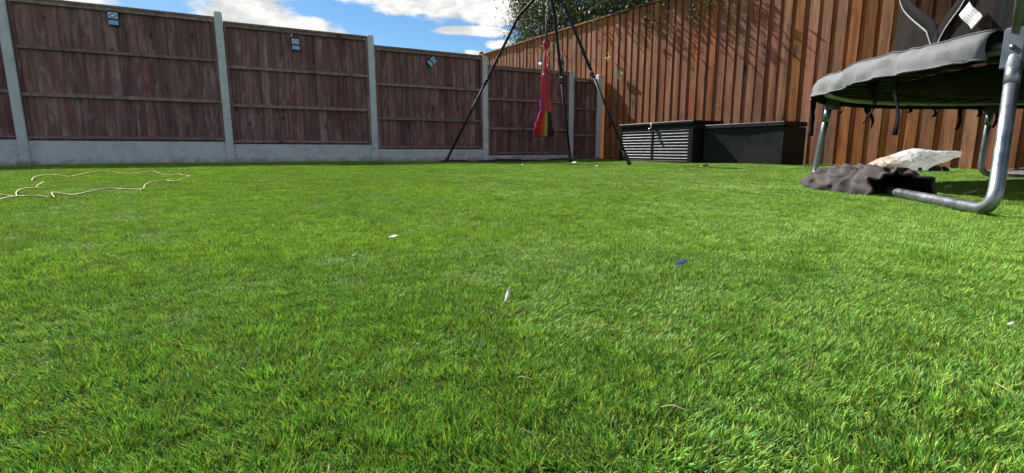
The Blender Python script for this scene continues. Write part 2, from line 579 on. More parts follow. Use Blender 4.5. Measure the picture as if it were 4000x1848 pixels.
def tag_mat():
    """White care label with rows of grey print."""
    m, nt, b = new_mat('care_label_print')
    tc = nt.add('ShaderNodeTexCoord')
    sep = nt.add('ShaderNodeSeparateXYZ', {0: tc.outputs['Object']})
    rows = nt.math('GREATER_THAN', nt.math('FRACT', nt.math('MULTIPLY', sep.outputs[2], 110.0)), 0.55)
    words = nt.math('GREATER_THAN', nt.noise(nt.vmath('MULTIPLY', tc.outputs['Object'], (420.0, 0.0, 110.0)), 1.0, 1), 0.47)
    inside = nt.math('LESS_THAN', sep.outputs[0], 0.018)
    c = nt.mix(nt.math('MULTIPLY', nt.math('MULTIPLY', rows, words), nt.math('MULTIPLY', inside, 0.6)), (0.74, 0.75, 0.78), (0.16, 0.12, 0.14))
    nt.l.new(c, b.inputs['Base Color'])
    b.inputs['Roughness'].default_value = 0.6


net_mat()
bag_mat()
tag_mat()


def set_tint(me, cols):
    """cols: per-vertex rgb array."""
    a = me.color_attributes.new('tint', 'FLOAT_COLOR', 'POINT')
    arr = np.ones((len(me.vertices), 4), dtype=np.float32)
    arr[:, :3] = cols
    a.data.foreach_set('color', arr.ravel())


# ------------------------------------------------------------------ lawn relief
WV = [(rng.uniform(0.6, 5.0), rng.uniform(0, 2 * math.pi), rng.uniform(0, 2 * math.pi)) for _ in range(16)]


def relief(x, y):
    z = 0.0
    for k, a, p in WV:
        z = z + np.sin(k * (x * math.cos(a) + y * math.sin(a)) + p) * 0.0032 / (0.5 + 0.35 * k)
    return z


PILE = 0.0072


def ground_z(x, y):
    return float(relief(x, y)) - PILE


# ------------------------------------------------------------------ ground, lawn base, soil
tag(MB().grid([[(-300, -300, -0.12), (300, -300, -0.12)], [(-300, 300, -0.12), (300, 300, -0.12)]]).build('ground', M['far_ground']), kind='structure',
    label='flat garden ground reaching beyond the fences')


def lawn_base():
    rows = []
    for i in range(61):
        t = -9 + i * (FENCE_E + 8.9) / 60
        row = []
        for j in range(61):
            n = -5 + j * (FENCE_N - 0.06 + 5) / 60
            p = gp(t, n)
            row.append((p.x, p.y, relief(p.x, p.y) - PILE))
        rows.append(row)
    o = MB().grid(rows).build('lawn', M['turf_backing'], smooth=True)
    tag(o, 'green artificial lawn between the two fences', None, None, 'structure')


lawn_base()


# ------------------------------------------------------------------ concrete-post fence
POSTS = [(-6.25, 2.0), (-4.16, 2.0), (-2.06, 1.99), (0.035, 1.94), (1.99, 1.85), (3.872, 1.718), (5.64, 1.592), (6.275, 1.58)]
BAYS = [(1.92, 0.30, (1.385, 0.86)), (1.90, 0.295, (1.36, 0.84)), (1.88, 0.286, (1.341, 0.815)), (1.838, 0.256, (1.273, 0.775)),
        (1.722, 0.188, (1.17, 0.662)), (1.588, 0.089, (1.038, 0.545)), (1.492, 0.018, (0.945, 0.455))]
PW = 0.047
post_lab = [None, 'grey concrete fence post just beyond the leftmost one in view', 'grey concrete fence post leaning in at the far left of the brown fence',
            'grey concrete fence post, second from the left, beside the cable end of the lawn', 'grey concrete fence post between the second and third square lamps',
            'grey concrete fence post behind the left leg of the tripod stand', 'grey concrete fence post next to the bottle, behind the rear tripod leg',
            'grey concrete fence post in the corner against the orange fence']
for i, (t, h) in enumerate(POSTS):
    if i == 0:
        continue
    m = MB()
    w = PW
    m.box(-w, w, -0.05, 0.055, -0.3, h - 0.012, 0.008)
    rows = []
    o = link('concrete_post', m.mesh('concrete_post', M['concrete']), None, gp(t, FENCE_N), (R(random.uniform(-.4, .4)), R(random.uniform(-.4, .4)), ROT_L))
    tag(o, post_lab[i], 'fence post', 'concrete posts of the brown fence')
    cap = MB().box(-w + 0.006, w - 0.006, -0.044, 0.049, h - 0.014, h + 0.004, 0.006)
    link('post_cap', cap.mesh('post_cap', M['concrete']), o)

panel_lab = [None, 'dark brown board fence panel cut off by the left edge of the picture', 'widest dark brown fence panel at the left, carrying the first square lamp',
             'dark brown fence panel with the middle square lamp', 'dark brown fence panel with the tilted square lamp, behind the left tripod leg',
             'dark brown fence panel behind the hanging rainbow hammock', 'narrow dark brown fence panel in the corner, lowest of the row']
gravel_lab = [None, 'concrete gravel board under the panel at the left edge', 'concrete gravel board under the widest panel, behind the cable',
              'concrete gravel board under the panel with the middle square lamp', 'concrete gravel board behind the foot of the left tripod leg',
              'shallow concrete gravel board below the hammock', 'thin sliver of concrete gravel board in the corner']
for i, (top, gt, rails) in enumerate(BAYS):
    if i == 0:
        continue
    t0, t1 = POSTS[i][0] + PW, POSTS[i + 1][0] - PW
    wid = t1 - t0
    # gravel board
    g = MB().box(-0.012, wid + 0.012, -0.012, 0.038, -0.25, gt, 0.005)
    o = link('gravel_board', g.mesh('gravel_board', M['concrete']), None, gp(t0, FENCE_N), (0, 0, ROT_L))
    tag(o, gravel_lab[i], 'gravel board', 'concrete gravel boards of the brown fence')
    # panel
    pn = thing('closeboard_fence', gp(t0, FENCE_N), ROT_L, panel_lab[i], 'fence', 'brown panels of the post fence')
    nb = max(4, round(wid / 0.104))
    bw = wid / nb
    variants = []
    for k in range(4):
        m = MB()
        z0, z1 = gt + 0.0005, top - 0.02 - 0.004 * k
        hw = bw / 2 + 0.008
        # feather-edged board seen from its back: thin edge tucked behind the next one
        j = [random.uniform(-0.002, 0.002) for _ in range(4)]
        m.v = [(-hw, -0.004 + j[0], z0), (hw, 0.014, z0), (hw, 0.018, z0), (-hw, 0.010, z0),
               (-hw, -0.004 + j[1], z1), (hw, 0.014 + j[2], z1), (hw, 0.018, z1), (-hw, 0.010, z1)]
        m.f = [(0, 3, 2, 1), (4, 5, 6, 7), (0, 1, 5, 4), (1, 2, 6, 5), (2, 3, 7, 6), (3, 0, 4, 7)]
        variants.append(m.mesh('board', M['brown_stained_board']))
    for k in range(nb):
        link('board', random.choice(variants), pn, ((k + 0.5) * bw + random.uniform(-.003, .003), 0.018 + random.uniform(0, 0.004), 0),
             (0, R(random.uniform(-.35, .35)), R(random.uniform(-.8, .8))))
    for z in (*rails, gt + 0.04):
        hgt = 0.045 if z > gt + 0.1 else 0.035
        m = MB()
        # rail with a sloping top
        y0, y1 = -0.024, 0.016
        za, zb = z - hgt / 2, z + hgt / 2
        m.v = [(0.004, y0, za), (wid - 0.004, y0, za), (wid - 0.004, y1, za), (0.004, y1, za), (0.004, y0, zb - 0.014), (wid - 0.004, y0, zb - 0.014), (wid - 0.004, y1, zb), (0.004, y1, zb)]
        m.f = [(0, 3, 2, 1), (4, 5, 6, 7), (0, 1, 5, 4), (1, 2, 6, 5), (2, 3, 7, 6), (3, 0, 4, 7)]
        rot = Matrix.Rotation(R(random.uniform(-.25, .25)), 4, 'Y')
        link('rail', m.mesh('rail', M['brown_stained_rail']), pn)
    for xa, xb in ((0.0, 0.036), (wid - 0.036, wid)):
        m = MB().box(xa + 0.002, xb - 0.002, -0.019, 0.015, gt + 0.008, top - 0.03)
        link('end_batten', m.mesh('end_batten', M['brown_stained_board']), pn)
    m = MB().box(-0.0, wid, -0.034, 0.052, top - 0.026, top, 0.003)
    link('capping_rail', m.mesh('capping_rail', M['brown_stained_rail']), pn)
    m = MB().box(0.003, wid - 0.003, -0.022, 0.016, top - 0.066, top - 0.0265)
    link('top_rail', m.mesh('top_rail', M['brown_stained_rail']), pn)


# ------------------------------------------------------------------ tall orange board fence
def top_z(n):
    return 2.63 + 0.028 * (n - 7.57)


of = thing('board_fence', gp(FENCE_E, 0), ROT_R, 'tall orange-brown timber fence of overlapping upright boards on the right', 'fence')
fv, bv = [], []
for k in range(8):
    w = random.uniform(0.102, 0.122)
    m = MB().box(-w / 2, w / 2, -0.014, 0.0, 0.0, 1.0)
    m.v = [(x + random.uniform(-.002, .002), y + (random.uniform(-.003, .003) if y < -0.01 else 0), z * 2.7) for x, y, z in m.v]
    fv.append(m.mesh('board', M['orange_board']))
    w = random.uniform(0.105, 0.12)
    m = MB().box(-w / 2, w / 2, 0.001, 0.019, 0.0, 2.7)
    bv.append(m.mesh('back_board', M['orange_back_board']))
n = -1.0
PER = 0.1655
while n < 15.0:
    h = (top_z(n) - 0.04 + 0.15) / 2.7
    x = -n + random.uniform(-0.012, 0.012)
    link('board', random.choice(fv), of, (x, random.uniform(-0.004, 0.0), -0.15), (R(random.uniform(-.1, .1)), R(random.uniform(-.22, .22)), R(random.uniform(-1.2, 1.2))), (1, 1, h))
    link('back_board', random.choice(bv), of, (-(n + PER / 2), random.uniform(0.0005, 0.003), -0.15), (0, R(random.uniform(-.2, .2)), 0), (1, 1, h))
    n += PER
na = -1.1
while na < 15.0:
    nb_ = min(na + 2.4, 15.1)
    m = MB()
    za, zb = top_z(na), top_z(nb_)
    for (x, z) in ((-nb_ + 0.002, zb), (-na - 0.002, za)):
        m.v += [(x, -0.05, z - 0.036), (x, 0.05, z - 0.036), (x, 0.05, z), (x, -0.05, z - 0.006)]
    m.f = [(0, 1, 2, 3), (7, 6, 5, 4), (0, 4, 5, 1), (1, 5, 6, 2), (2, 6, 7, 3), (3, 7, 4, 0)]
    link('capping', m.mesh('capping', M['orange_board']), of)
    na += 2.4
for z in (0.4, 1.35, 2.35):
    m = MB().box(-15, 1, 0.0205, 0.06, z, z + 0.08)
    link('back_rail', m.mesh('back_rail', M['orange_back_board']), of)
m = MB().box(-0.05, 0.05, -0.05, 0.05, -0.1, 2.93, 0.006)
o = link('timber_post', m.mesh('timber_post', M['orange_back_board']), None, gp(FENCE_E + 0.18, 13.72), (0, 0, ROT_R))
tag(o, 'distant timber post top poking up where the orange fence meets the sky', 'fence post')

# soil strip in the corner and a black strip standing in for the shadow gap by the fence
m = MB()
rows = []
for i in range(41):
    t = 2.6 + i * (FENCE_E - 2.6) / 40
    a, b_ = gp(t, 7.66 + 0.03 * math.sin(i * 1.3)), gp(t, FENCE_N)
    rows.append([(a.x, a.y, -0.012), (b_.x, b_.y, -0.004)])
tag(m.grid(rows).build('soil_strip', M['soil']), 'strip of bare dark soil between lawn and brown fence', None, None, 'structure')
top_row, bot_row = [], []
for i in range(60):
    t = 2.85 + i * (FENCE_E - 0.03 - 2.85) / 59
    p = gp(t, 7.60 + 0.03 * math.sin(i * 0.5))
    hh = 0.022 + 0.012 * math.sin(i * 0.33 + 1) + 0.006 * math.sin(i * 1.1)
    if i < 3:
        hh *= i / 3
    top_row.append((p.x, p.y, hh))
    bot_row.append((p.x, p.y, -0.03))
o = MB().grid([bot_row, top_row]).build('weed_membrane', M['black_membrane'], None, True, gp(2.85, 7.6), solid=0.004)
tag(o, 'black membrane edge curling up between lawn and brown fence by the tripod', 'membrane')


# ------------------------------------------------------------------ lawn grass
def tuft_mesh(name, nbl, rad, hgt, wid, segs):
    v, f, c = [], [], []
    pal = np.array([(0.208, 0.400, 0.048), (0.132, 0.335, 0.046), (0.290, 0.425, 0.052), (0.044, 0.140, 0.034), (0.330, 0.410, 0.062), (0.165, 0.360, 0.056)])
    for _ in range(nbl):
        a = rng.uniform(0, 2 * math.pi)
        rr = rad * math.sqrt(rng.uniform())
        bx, by = rr * math.cos(a), rr * math.sin(a)
        la = a + rng.normal(0, 0.9)
        lean = rng.uniform(0.02, 0.60)
        bend = rng.uniform(0.1, 1.0)
        h = hgt * rng.uniform(0.6, 1.15)
        w = wid * rng.uniform(0.7, 1.25)
        ya = rng.uniform(0, math.pi)
        sx, sy = math.cos(ya) * w / 2, math.sin(ya) * w / 2
        u = rng.uniform()
        col = pal[rng.integers(0, len(pal))] * rng.uniform(0.55, 1.25)
        if u < 0.09:
            col = np.array((0.23, 0.19, 0.085)) * rng.uniform(0.7, 1.2)
            h *= 0.75
            bend *= 1.8
        b = len(v)
        px, py, pz = bx, by, 0.0
        ang = lean
        k = [1.0, 0.95, 0.8, 0.5][:segs] + [0.12]
        for s in range(segs + 1):
            ww = k[s]
            v.append((px - sx * ww, py - sy * ww, pz))
            v.append((px + sx * ww, py + sy * ww, pz))
            c += [col, col]
            st = h / segs
            px += math.cos(la) * math.sin(ang) * st
            py += math.sin(la) * math.sin(ang) * st
            pz += math.cos(ang) * st
            ang += bend / segs
        for s in range(segs):
            f.append((b + 2 * s, b + 2 * s + 1, b + 2 * s + 3, b + 2 * s + 2))
    me = bpy.data.meshes.new(name)
    me.from_pydata(v, [], f)
    me.materials.append(M['grass_blade'])
    set_tint(me, np.array(c))
    return me


def lawn_grass():
    coll = bpy.data.collections.new('grass_tufts')
    classes = [(26, 0.0052, 0.0098, 0.00090, 3), (40, 0.0098, 0.0108, 0.0012, 2), (190, 0.042, 0.0130, 0.0018, 2), (560, 0.13, 0.017, 0.0030, 2)]
    NV = 5
    for ci, cl in enumerate(classes):
        for k in range(NV):
            me = tuft_mesh('grass_tuft', *cl)
            coll.objects.link(bpy.data.objects.new('grass_tuft_%d%d' % (ci, k), me))
    # density per square metre as a function of distance from the spot where the photograph was taken
    P, I, S = [], [], []
    rings = [(0.12, 0.95, 32000, 0), (0.90, 2.3, 11500, 1), (2.2, 5.2, 1250, 2), (4.9, 13.5, 150, 3)]
    for r0, r1, dens, ci in rings:
        half = R(66 if ci < 2 else 60)
        st = 1 / math.sqrt(dens)
        gx, gy = np.meshgrid(np.arange(-r1, r1, st), np.arange(-r1, r1, st))
        x = gx.ravel() + rng.uniform(-0.5, 0.5, gx.size) * st
        y = gy.ravel() + rng.uniform(-0.5, 0.5, gx.size) * st
        rr, aa = np.hypot(x, y), np.arctan2(x, y)
        ok = (rr > r0) & (rr < r1) & (np.abs(aa) < half)
        x, y = x[ok], y[ok]
        t = x * D1.x + y * D1.y
        nn = x * N1.x + y * N1.y
        edge = np.where(t > 2.7, 7.60, 7.93) + 0.02 * np.sin(t * 9)
        keep = (t < FENCE_E - 0.05) & (nn < edge)
        x, y = x[keep], y[keep]
        P.append(np.stack([x, y], 1))
        I.append(ci * NV + rng.integers(0, NV, len(x)))
        S.append(rng.uniform(*((0.6, 1.3) if ci < 2 else (0.8, 1.2)), len(x)))
    P = np.concatenate(P)
    I = np.concatenate(I).astype(np.int32)
    S = np.concatenate(S).astype(np.float32)
    x, y = P[:, 0], P[:, 1]
    # brushed pile: direction and strength of the lean vary in patches
    def waves(seed, k0, k1, cnt=14):
        g = np.random.default_rng(seed)
        z = np.zeros(len(x))
        for _ in range(cnt):
            k = g.uniform(k0, k1)
            a = g.uniform(0, 2 * math.pi)
            z += np.sin(k * (x * math.cos(a) + y * math.sin(a)) + g.uniform(0, 6.28))
        return z / math.sqrt(cnt / 2)
    lx = 0.55 * np.tanh(x * 1.1) + 0.30 * waves(1, 2, 14) + 0.34 * waves(2, 20, 70) + rng.normal(0, 0.42, len(x))
    lx += 0.7 * np.exp(-(((x - 1.15) / 0.6) ** 2 + ((y - 2.3) / 0.8) ** 2)) + 0.4 * np.exp(-(((x - 0.75) / 0.3) ** 2 + ((y - 1.1) / 0.5) ** 2))
    ly = 0.26 * waves(3, 2, 14) + 0.34 * waves(4, 20, 70) + rng.normal(0, 0.42, len(x))
    mag = np.sqrt(lx * lx + ly * ly)
    ang = np.clip(mag * 0.55, 0, 0.85)
    S *= (1.0 + 0.13 * waves(5, 6, 30) + 0.10 * waves(6, 60, 160)).clip(0.6, 1.35)
    phi = np.arctan2(ly, lx)
    yaw = rng.uniform(0, 2 * math.pi, len(x))
    cy, sy = np.cos(yaw), np.sin(yaw)
    # each tuft keeps its base flat and is sheared in the direction the pile is brushed
    xf = np.zeros((len(x), 4, 4), dtype=np.float32)      # stored by columns
    xf[:, 0, 0], xf[:, 0, 1] = cy, sy
    xf[:, 1, 0], xf[:, 1, 1] = -sy, cy
    xf[:, 2, 0] = S * np.sin(ang) * np.cos(phi)
    xf[:, 2, 1] = S * np.sin(ang) * np.sin(phi)
    xf[:, 2, 2] = S * np.cos(ang)
    xf[:, 3, 0], xf[:, 3, 1] = x, y
    xf[:, 3, 2] = relief(x, y) - PILE - 0.002
    xf[:, 3, 3] = 1.0
    me = bpy.data.meshes.new('lawn_grass')
    me.vertices.add(len(x))
    co = np.stack([x, y, relief(x, y) - PILE - 0.002], 1).astype(np.float32)
    me.vertices.foreach_set('co', co.ravel())
    me.attributes.new('xf', 'FLOAT4X4', 'POINT').data.foreach_set('value', xf.ravel())
    me.attributes.new('idx', 'INT', 'POINT').data.foreach_set('value', I)
    me.materials.append(M['grass_blade'])
    o = link('lawn_grass', me)
    tag(o, 'dense short green blades of the artificial lawn', 'grass', None, 'stuff')
    ng = bpy.data.node_groups.new('grass_scatter', 'GeometryNodeTree')
    ng.interface.new_socket('Geometry', in_out='INPUT', socket_type='NodeSocketGeometry')
    ng.interface.new_socket('Geometry', in_out='OUTPUT', socket_type='NodeSocketGeometry')
    gi, go = ng.nodes.new('NodeGroupInput'), ng.nodes.new('NodeGroupOutput')
    iop = ng.nodes.new('GeometryNodeInstanceOnPoints')
    ci = ng.nodes.new('GeometryNodeCollectionInfo')
    ci.inputs['Collection'].default_value = coll
    ci.inputs['Separate Children'].default_value = True
    ci.inputs['Reset Children'].default_value = True

    def named(nm, dt):
        nd = ng.nodes.new('GeometryNodeInputNamedAttribute')
        nd.data_type = dt
        nd.inputs['Name'].default_value = nm
        return next(s for s in nd.outputs if s.name == 'Attribute' and s.enabled)
    sit = ng.nodes.new('GeometryNodeSetInstanceTransform')
    L = ng.links
    L.new(gi.outputs[0], iop.inputs['Points'])
    L.new(ci.outputs[0], iop.inputs['Instance'])
    iop.inputs['Pick Instance'].default_value = True
    L.new(named('idx', 'INT'), iop.inputs['Instance Index'])
    L.new(iop.outputs[0], sit.inputs['Instances'])
    L.new(named('xf', 'FLOAT4X4'), sit.inputs['Transform'])
    L.new(sit.outputs[0], go.inputs[0])
    md = o.modifiers.new('scatter', 'NODES')
    md.node_group = ng
    print('grass tufts', len(x))


lawn_grass()


def dry_straws():
    m = MB()
    g = np.random.default_rng(5)
    for _ in range(60):
        r = 0.22 + 2.4 * g.uniform() ** 1.4
        a = g.uniform(-0.85, 0.85)
        x, y = r * math.sin(a), r * math.cos(a)
        z = ground_z(x, y) + PILE + g.uniform(-0.004, 0.004)
        L = g.uniform(0.008, 0.028)
        d = g.uniform(0, math.pi)
        dx, dy = math.cos(d) * L / 2, math.sin(d) * L / 2
        up = g.normal(0, 0.004)
        m.tube(bez([(x - dx, y - dy, z - up), (x + g.normal(0, .0015), y + g.normal(0, .0015), z + 0.002), (x + dx, y + dy, z + up)], 4), 0.00035, 4)
    tag(m.build('dry_straws', M['straw']), 'loose pale dry straws scattered on the lawn', 'straw', None, 'stuff')


dry_straws()


# ------------------------------------------------------------------ storage boxes
def box_frame(n_right, e_front):
    return gp(e_front, n_right), ROT_R       # local x to the right end = 0, boxes extend to negative x; y into the fence


loc, rz = box_frame(4.92, 5.46)
b1 = thing('storage_box', loc, rz, 'charcoal garden storage box with ribbed metal front panels and silver latch', 'storage box')
W, H, DP = 1.47, 0.572, 0.57
z0 = -0.02
m = MB()
m.box(-W, 0, 0.02, DP, z0, H - 0.045, 0.004)
m.build('body', M['charcoal_resin'], b1, world=False)
for xa, xb, za, zb in ((-W, -W + 0.05, z0, H - 0.048), (-0.075, 0.001, z0, H - 0.048), (-0.075 - 0.66 - 0.036, -0.075 - 0.66, z0 + 0.052, H - 0.112),
                       (-W + 0.051, -0.076, H - 0.110, H - 0.048), (-W + 0.051, -0.076, z0, z0 + 0.05)):
    MB().box(xa, xb, -0.004, 0.0195, za, zb, 0.003).build('front_rail', M['charcoal_resin'], b1, world=False)
for xa, xb in ((-0.075 - 0.66, -0.078), (-W + 0.052, -0.075 - 0.66 - 0.038)):
    rows = []
    NR = 10
    zlo, zhi = z0 + 0.052, H - 0.114
    st = (zhi - zlo) / NR
    prof = []
    for k in range(NR):
        a = zlo + k * st
        prof += [(0.016, a), (0.016, a + st * 0.42), (0.010, a + st * 0.50), (0.0, a + st * 0.62), (-0.003, a + st * 0.70), (0.0, a + st * 0.80), (0.012, a + st * 0.94)]
    for y, z in prof:
        rows.append([(xa, y, z), (xb, y, z)])
    MB().grid(rows).build('corrugated_panel', M['corrugated_metal'], b1, True, world=False)
lid = MB().box(-W - 0.012, 0.012, -0.016, DP + 0.01, H - 0.040, H, 0.008).build('lid', M['charcoal_resin'], b1, world=False)
MB().box(-W - 0.004, 0.004, -0.008, 0.0, H - 0.0445, H - 0.0405).build('lid_seal', M['black_lining'], lid, world=False)
lt = MB().box(-0.775, -0.752, -0.030, -0.0165, H - 0.085, H - 0.012, 0.003).build('latch', M['brass_latch'], b1, True, world=False)
MB().tube([(-0.775, -0.032, H - 0.075), (-0.79, -0.04, H - 0.092), (-0.795, -0.036, H - 0.11), (-0.783, -0.032, H - 0.115)], 0.008, 8).build('latch_hook', M['brass_latch'], lt, True, world=False)

loc, rz = box_frame(3.725, 5.60)
b2 = thing('storage_box', loc, rz, 'plain black storage box with closed lid beside the ribbed one', 'storage box')
W, H, DP = 1.13, 0.505, 0.42
m = MB()
nseg = 14
rows = []
for k in range(nseg + 1):       # front skin bows in slightly, resin panel
    x = -W + W * k / nseg
    s = math.sin(math.pi * k / nseg)
    rows.append([(x, 0.006 * s, -0.02), (x, 0.012 * s, 0.15), (x, 0.012 * s, 0.3), (x, 0.0, H - 0.062)])
m.grid(rows)
m.build('front_panel', M['dark_resin'], b2, True, world=False)
MB().box(-W + 0.001, -0.001, 0.014, DP, -0.02, H - 0.063).build('body', M['dark_resin'], b2, world=False)
MB().box(-W, -W + 0.0, 0, 0, 0, 0)
l2 = MB().box(-W - 0.006, 0.010, -0.012, DP + 0.008, H - 0.055, H, 0.008).build('lid', M['dark_resin'], b2, world=False)
MB().box(-0.58, -0.49, -0.006, 0.0125, H - 0.080, H - 0.0555, 0.002).build('handle_notch', M['black_lining'], b2, world=False)


# ------------------------------------------------------------------ tripod stand
AP = Vector((0.497, 7.4, 2.42))
FEET = [((-0.985, 7.62, 0), (0.085, 7.46, 1.985), 'left'), ((0.895, 7.86, 0), None, 'rear'), ((1.535, 6.72, 0), (0.715, 7.16, 2.01), 'right')]
tri = thing('swing_tripod', (0.48, 7.4, 0), 0, 'dark blue three-legged steel stand holding the hammock', 'swing stand')
for f, bendp, nm in FEET:
    f = Vector((f[0], f[1], -0.01))
    if bendp is None:
        bendp = AP.lerp(f, 0.18) + Vector((0.02, 0.02, 0.05))
    bendp = Vector(bendp)
    top = AP + (bendp - AP).normalized() * 0.03
    mid = bendp.lerp(f, 0.44)
    pts = bez([top, top.lerp(bendp, 0.6), bendp, bendp.lerp(mid, 0.25), bendp.lerp(mid, 0.6), mid], 5)
    lg = MB().tube(pts, 0.0205, 12).build('leg', M['dark_blue_steel'], tri, True)
    d = (f - bendp).normalized()
    MB().tube([mid - d * 0.02, f + d * -0.12], 0.0175, 12).build('lower_tube', M['dark_blue_steel'], lg, True)
    MB().tube([mid - d * 0.10, mid + d * 0.01], 0.0235, 12).build('sleeve', M['dark_blue_steel'], lg, True)
    MB().tube([f - d * 0.18, f - d * 0.03, f], [0.020, 0.025, 0.031], 12).build('foot', M['black_steel'], lg, True)
    s = d.cross(Vector((0, 1, 0))).normalized()
    for q in (0.02, 0.07):
        c = mid - d * q
        MB().tube([c + Vector((0, -0.022, 0)), c + Vector((0, -0.046, 0))], 0.0085, 8).build('bolt', M['bolt_steel'], lg, True)
    c = bendp
    MB().tube([c + s * -0.034, c + s * 0.034], 0.009, 8).build('bolt', M['black_steel'], lg, True)
MB().lathe([(0.0, 0.05), (0.06, 0.045), (0.085, 0.02), (0.085, -0.03), (0.06, -0.06), (0.0, -0.065)], 16, AP).build('apex_hub', M['dark_blue_steel'], tri, True)

# ------------------------------------------------------------------ hanging hammock
hx, hy = 0.475, 7.4
ham = thing('hammock_swing', (hx, hy, 0.35), 0, 'red and rainbow striped fabric hammock hanging limp from the tripod', 'hammock')
m = MB()
zc = 2.36
k = 0
while zc > 2.03:
    pts = []
    for q in range(10):
        a = 2 * math.pi * q / 10
        u, w = 0.010 * math.cos(a), 0.021 * math.sin(a)
        pts.append((hx + (u if k % 2 else 0), hy + (0 if k % 2 else u), zc + w))
    m.tube(pts, 0.0032, 5, closed=True)
    zc -= 0.034
    k += 1
m.build('chain', M['bolt_steel'], ham, True)
m = MB().tube([(hx + 0.014 * math.cos(a), hy, 1.975 + 0.042 * math.sin(a)) for a in [2 * math.pi * q / 14 for q in range(14)]], 0.004, 6, closed=True)
m.build('carabiner', M['bolt_steel'], ham, True)
MB().tube([(hx, hy, 1.945), (hx + 0.002, hy, 1.8), (hx - 0.002, hy, 1.64)], [0.013, 0.015, 0.016], 8).build('rope', M['dark_rope'], ham, True)
kn = MB()
rows = []
for z, r in ((1.69, 0.012), (1.675, 0.03), (1.64, 0.042), (1.60, 0.04), (1.57, 0.028), (1.55, 0.015)):
    rows.append([(hx + (r * (1 + 0.25 * math.sin(5 * a + z * 60))) * math.cos(a), hy + (r * (1 + 0.25 * math.sin(5 * a + z * 60))) * math.sin(a), z) for a in [2 * math.pi * q / 14 for q in range(14)]])
kn.grid(rows, closed=True)
ko = kn.build('knot', M['striped_cloth'], ham, True)
set_tint(ko.data, np.array([(0.06, 0.02, 0.05) if p[2] > 1.64 - 0.35 else (0.42, 0.05, 0.08) for p in kn.v]))
MB().tube(bez([(hx - 0.005, hy, 1.56), (hx - 0.025, hy - .01, 1.42), (hx - 0.035, hy, 1.28), (hx - 0.042, hy, 1.12)]), [0.011] * 25, 7).build('cord', M['red_cord'], ham, True)
MB().tube(bez([(hx + 0.005, hy, 1.57), (hx + 0.010, hy - .02, 1.45), (hx + 0.026, hy - .02, 1.34), (hx + 0.034, hy - .02, 1.24)]), [0.014] * 25, 7).build('cord', M['red_cord'], ham, True)
MB().tube(bez([(hx + 0.03, hy - .03, 1.53), (hx + 0.012, hy - .035, 1.50), (hx + 0.006, hy - .03, 1.46)]), 0.006, 6).build('loose_tie', M['white_plastic'], ham, True)
for gx, gz in ((hx + 0.036, 1.318), (hx - 0.028, 1.20)):
    rgm = MB().tube([(gx + 0.017 * math.cos(a), hy - 0.036, gz + 0.023 * math.sin(a)) for a in [2 * math.pi * q / 16 for q in range(16)]], 0.007, 8, closed=True)
    ro = rgm.build('grommet', M['galvanised_steel'], ham, True)
    MB().lathe([(0.0, 0.0), (0.015, 0.0), (0.015, 0.004), (0.0, 0.004)], 14).xform(Matrix.Translation((gx, hy - 0.032, gz)) @ Matrix.Rotation(R(90), 4, 'X')).build('grommet_hole', M['black_lining'], ro)


def cloth_loft(name, stations, colfun, nfold, amp, seed):
    m = MB()
    rows, cols = [], []
    NS = 56
    dense = []
    for i in range(len(stations) - 1):
        for q in range(6):
            t = q / 6
            t2 = t * t * (3 - 2 * t)
            dense.append([a + (b - a) * t2 for a, b in zip(stations[i], stations[i + 1])])
    dense.append(list(stations[-1]))
    for z, cx, rx, ry in dense:
        row = []
        for q in range(NS):
            a = 2 * math.pi * q / NS
            k = 1 + amp * (1 - 2 * abs(math.sin(nfold * a / 2 + 1.6 * math.sin(z * 5 + seed) + 0.8 * noise.noise(Vector((z * 6, seed, 0)))))) + 0.8 * amp * noise.noise(Vector((math.cos(a) * 2, math.sin(a) * 2, z * 4 + seed)))
            row.append((hx + cx + rx * k * math.cos(a), hy + ry * k * math.sin(a), z))
            cols.append(colfun(a, z))
        rows.append(row)
    m.grid(rows, closed=True)
    o = m.build(name, M['striped_cloth'], ham, True)
    set_tint(o.data, np.array(cols))
    return o


red = (0.60, 0.045, 0.055)


def up_col(a, z):
    s = noise.noise(Vector((math.cos(a) * 3, math.sin(a) * 3, z * 2)))
    if math.cos(a) < -0.8 and z < 0.95:
        return (0.20, 0.05, 0.28)
    return (0.46 + 0.16 * s, 0.05 + 0.04 * s, 0.07 + 0.03 * s)


def bag_col(a, z):
    # stripes run down the cloth; the camera side is a = -90 degrees
    x = math.cos(a) if math.sin(a) < 0 else math.cos(a) * 0.98
    if math.sin(a) > 0:
        return [(0.5, 0.04, 0.05), (0.55, 0.16, 0.02), (0.30, 0.05, 0.24)][int((a / math.pi) * 3) % 3]
    for lim, c in ((-0.62, (0.30, 0.012, 0.025)), (-0.30, (0.42, 0.025, 0.02)), (0.0, (0.46, 0.085, 0.012)), (0.34, (0.42, 0.27, 0.09)), (0.48, (0.04, 0.15, 0.035)), (0.80, (0.006, 0.022, 0.028)), (2, (0.07, 0.010, 0.016))):  # last dark red is shading on the right side, painted into the cloth
        if x < lim:
            return c


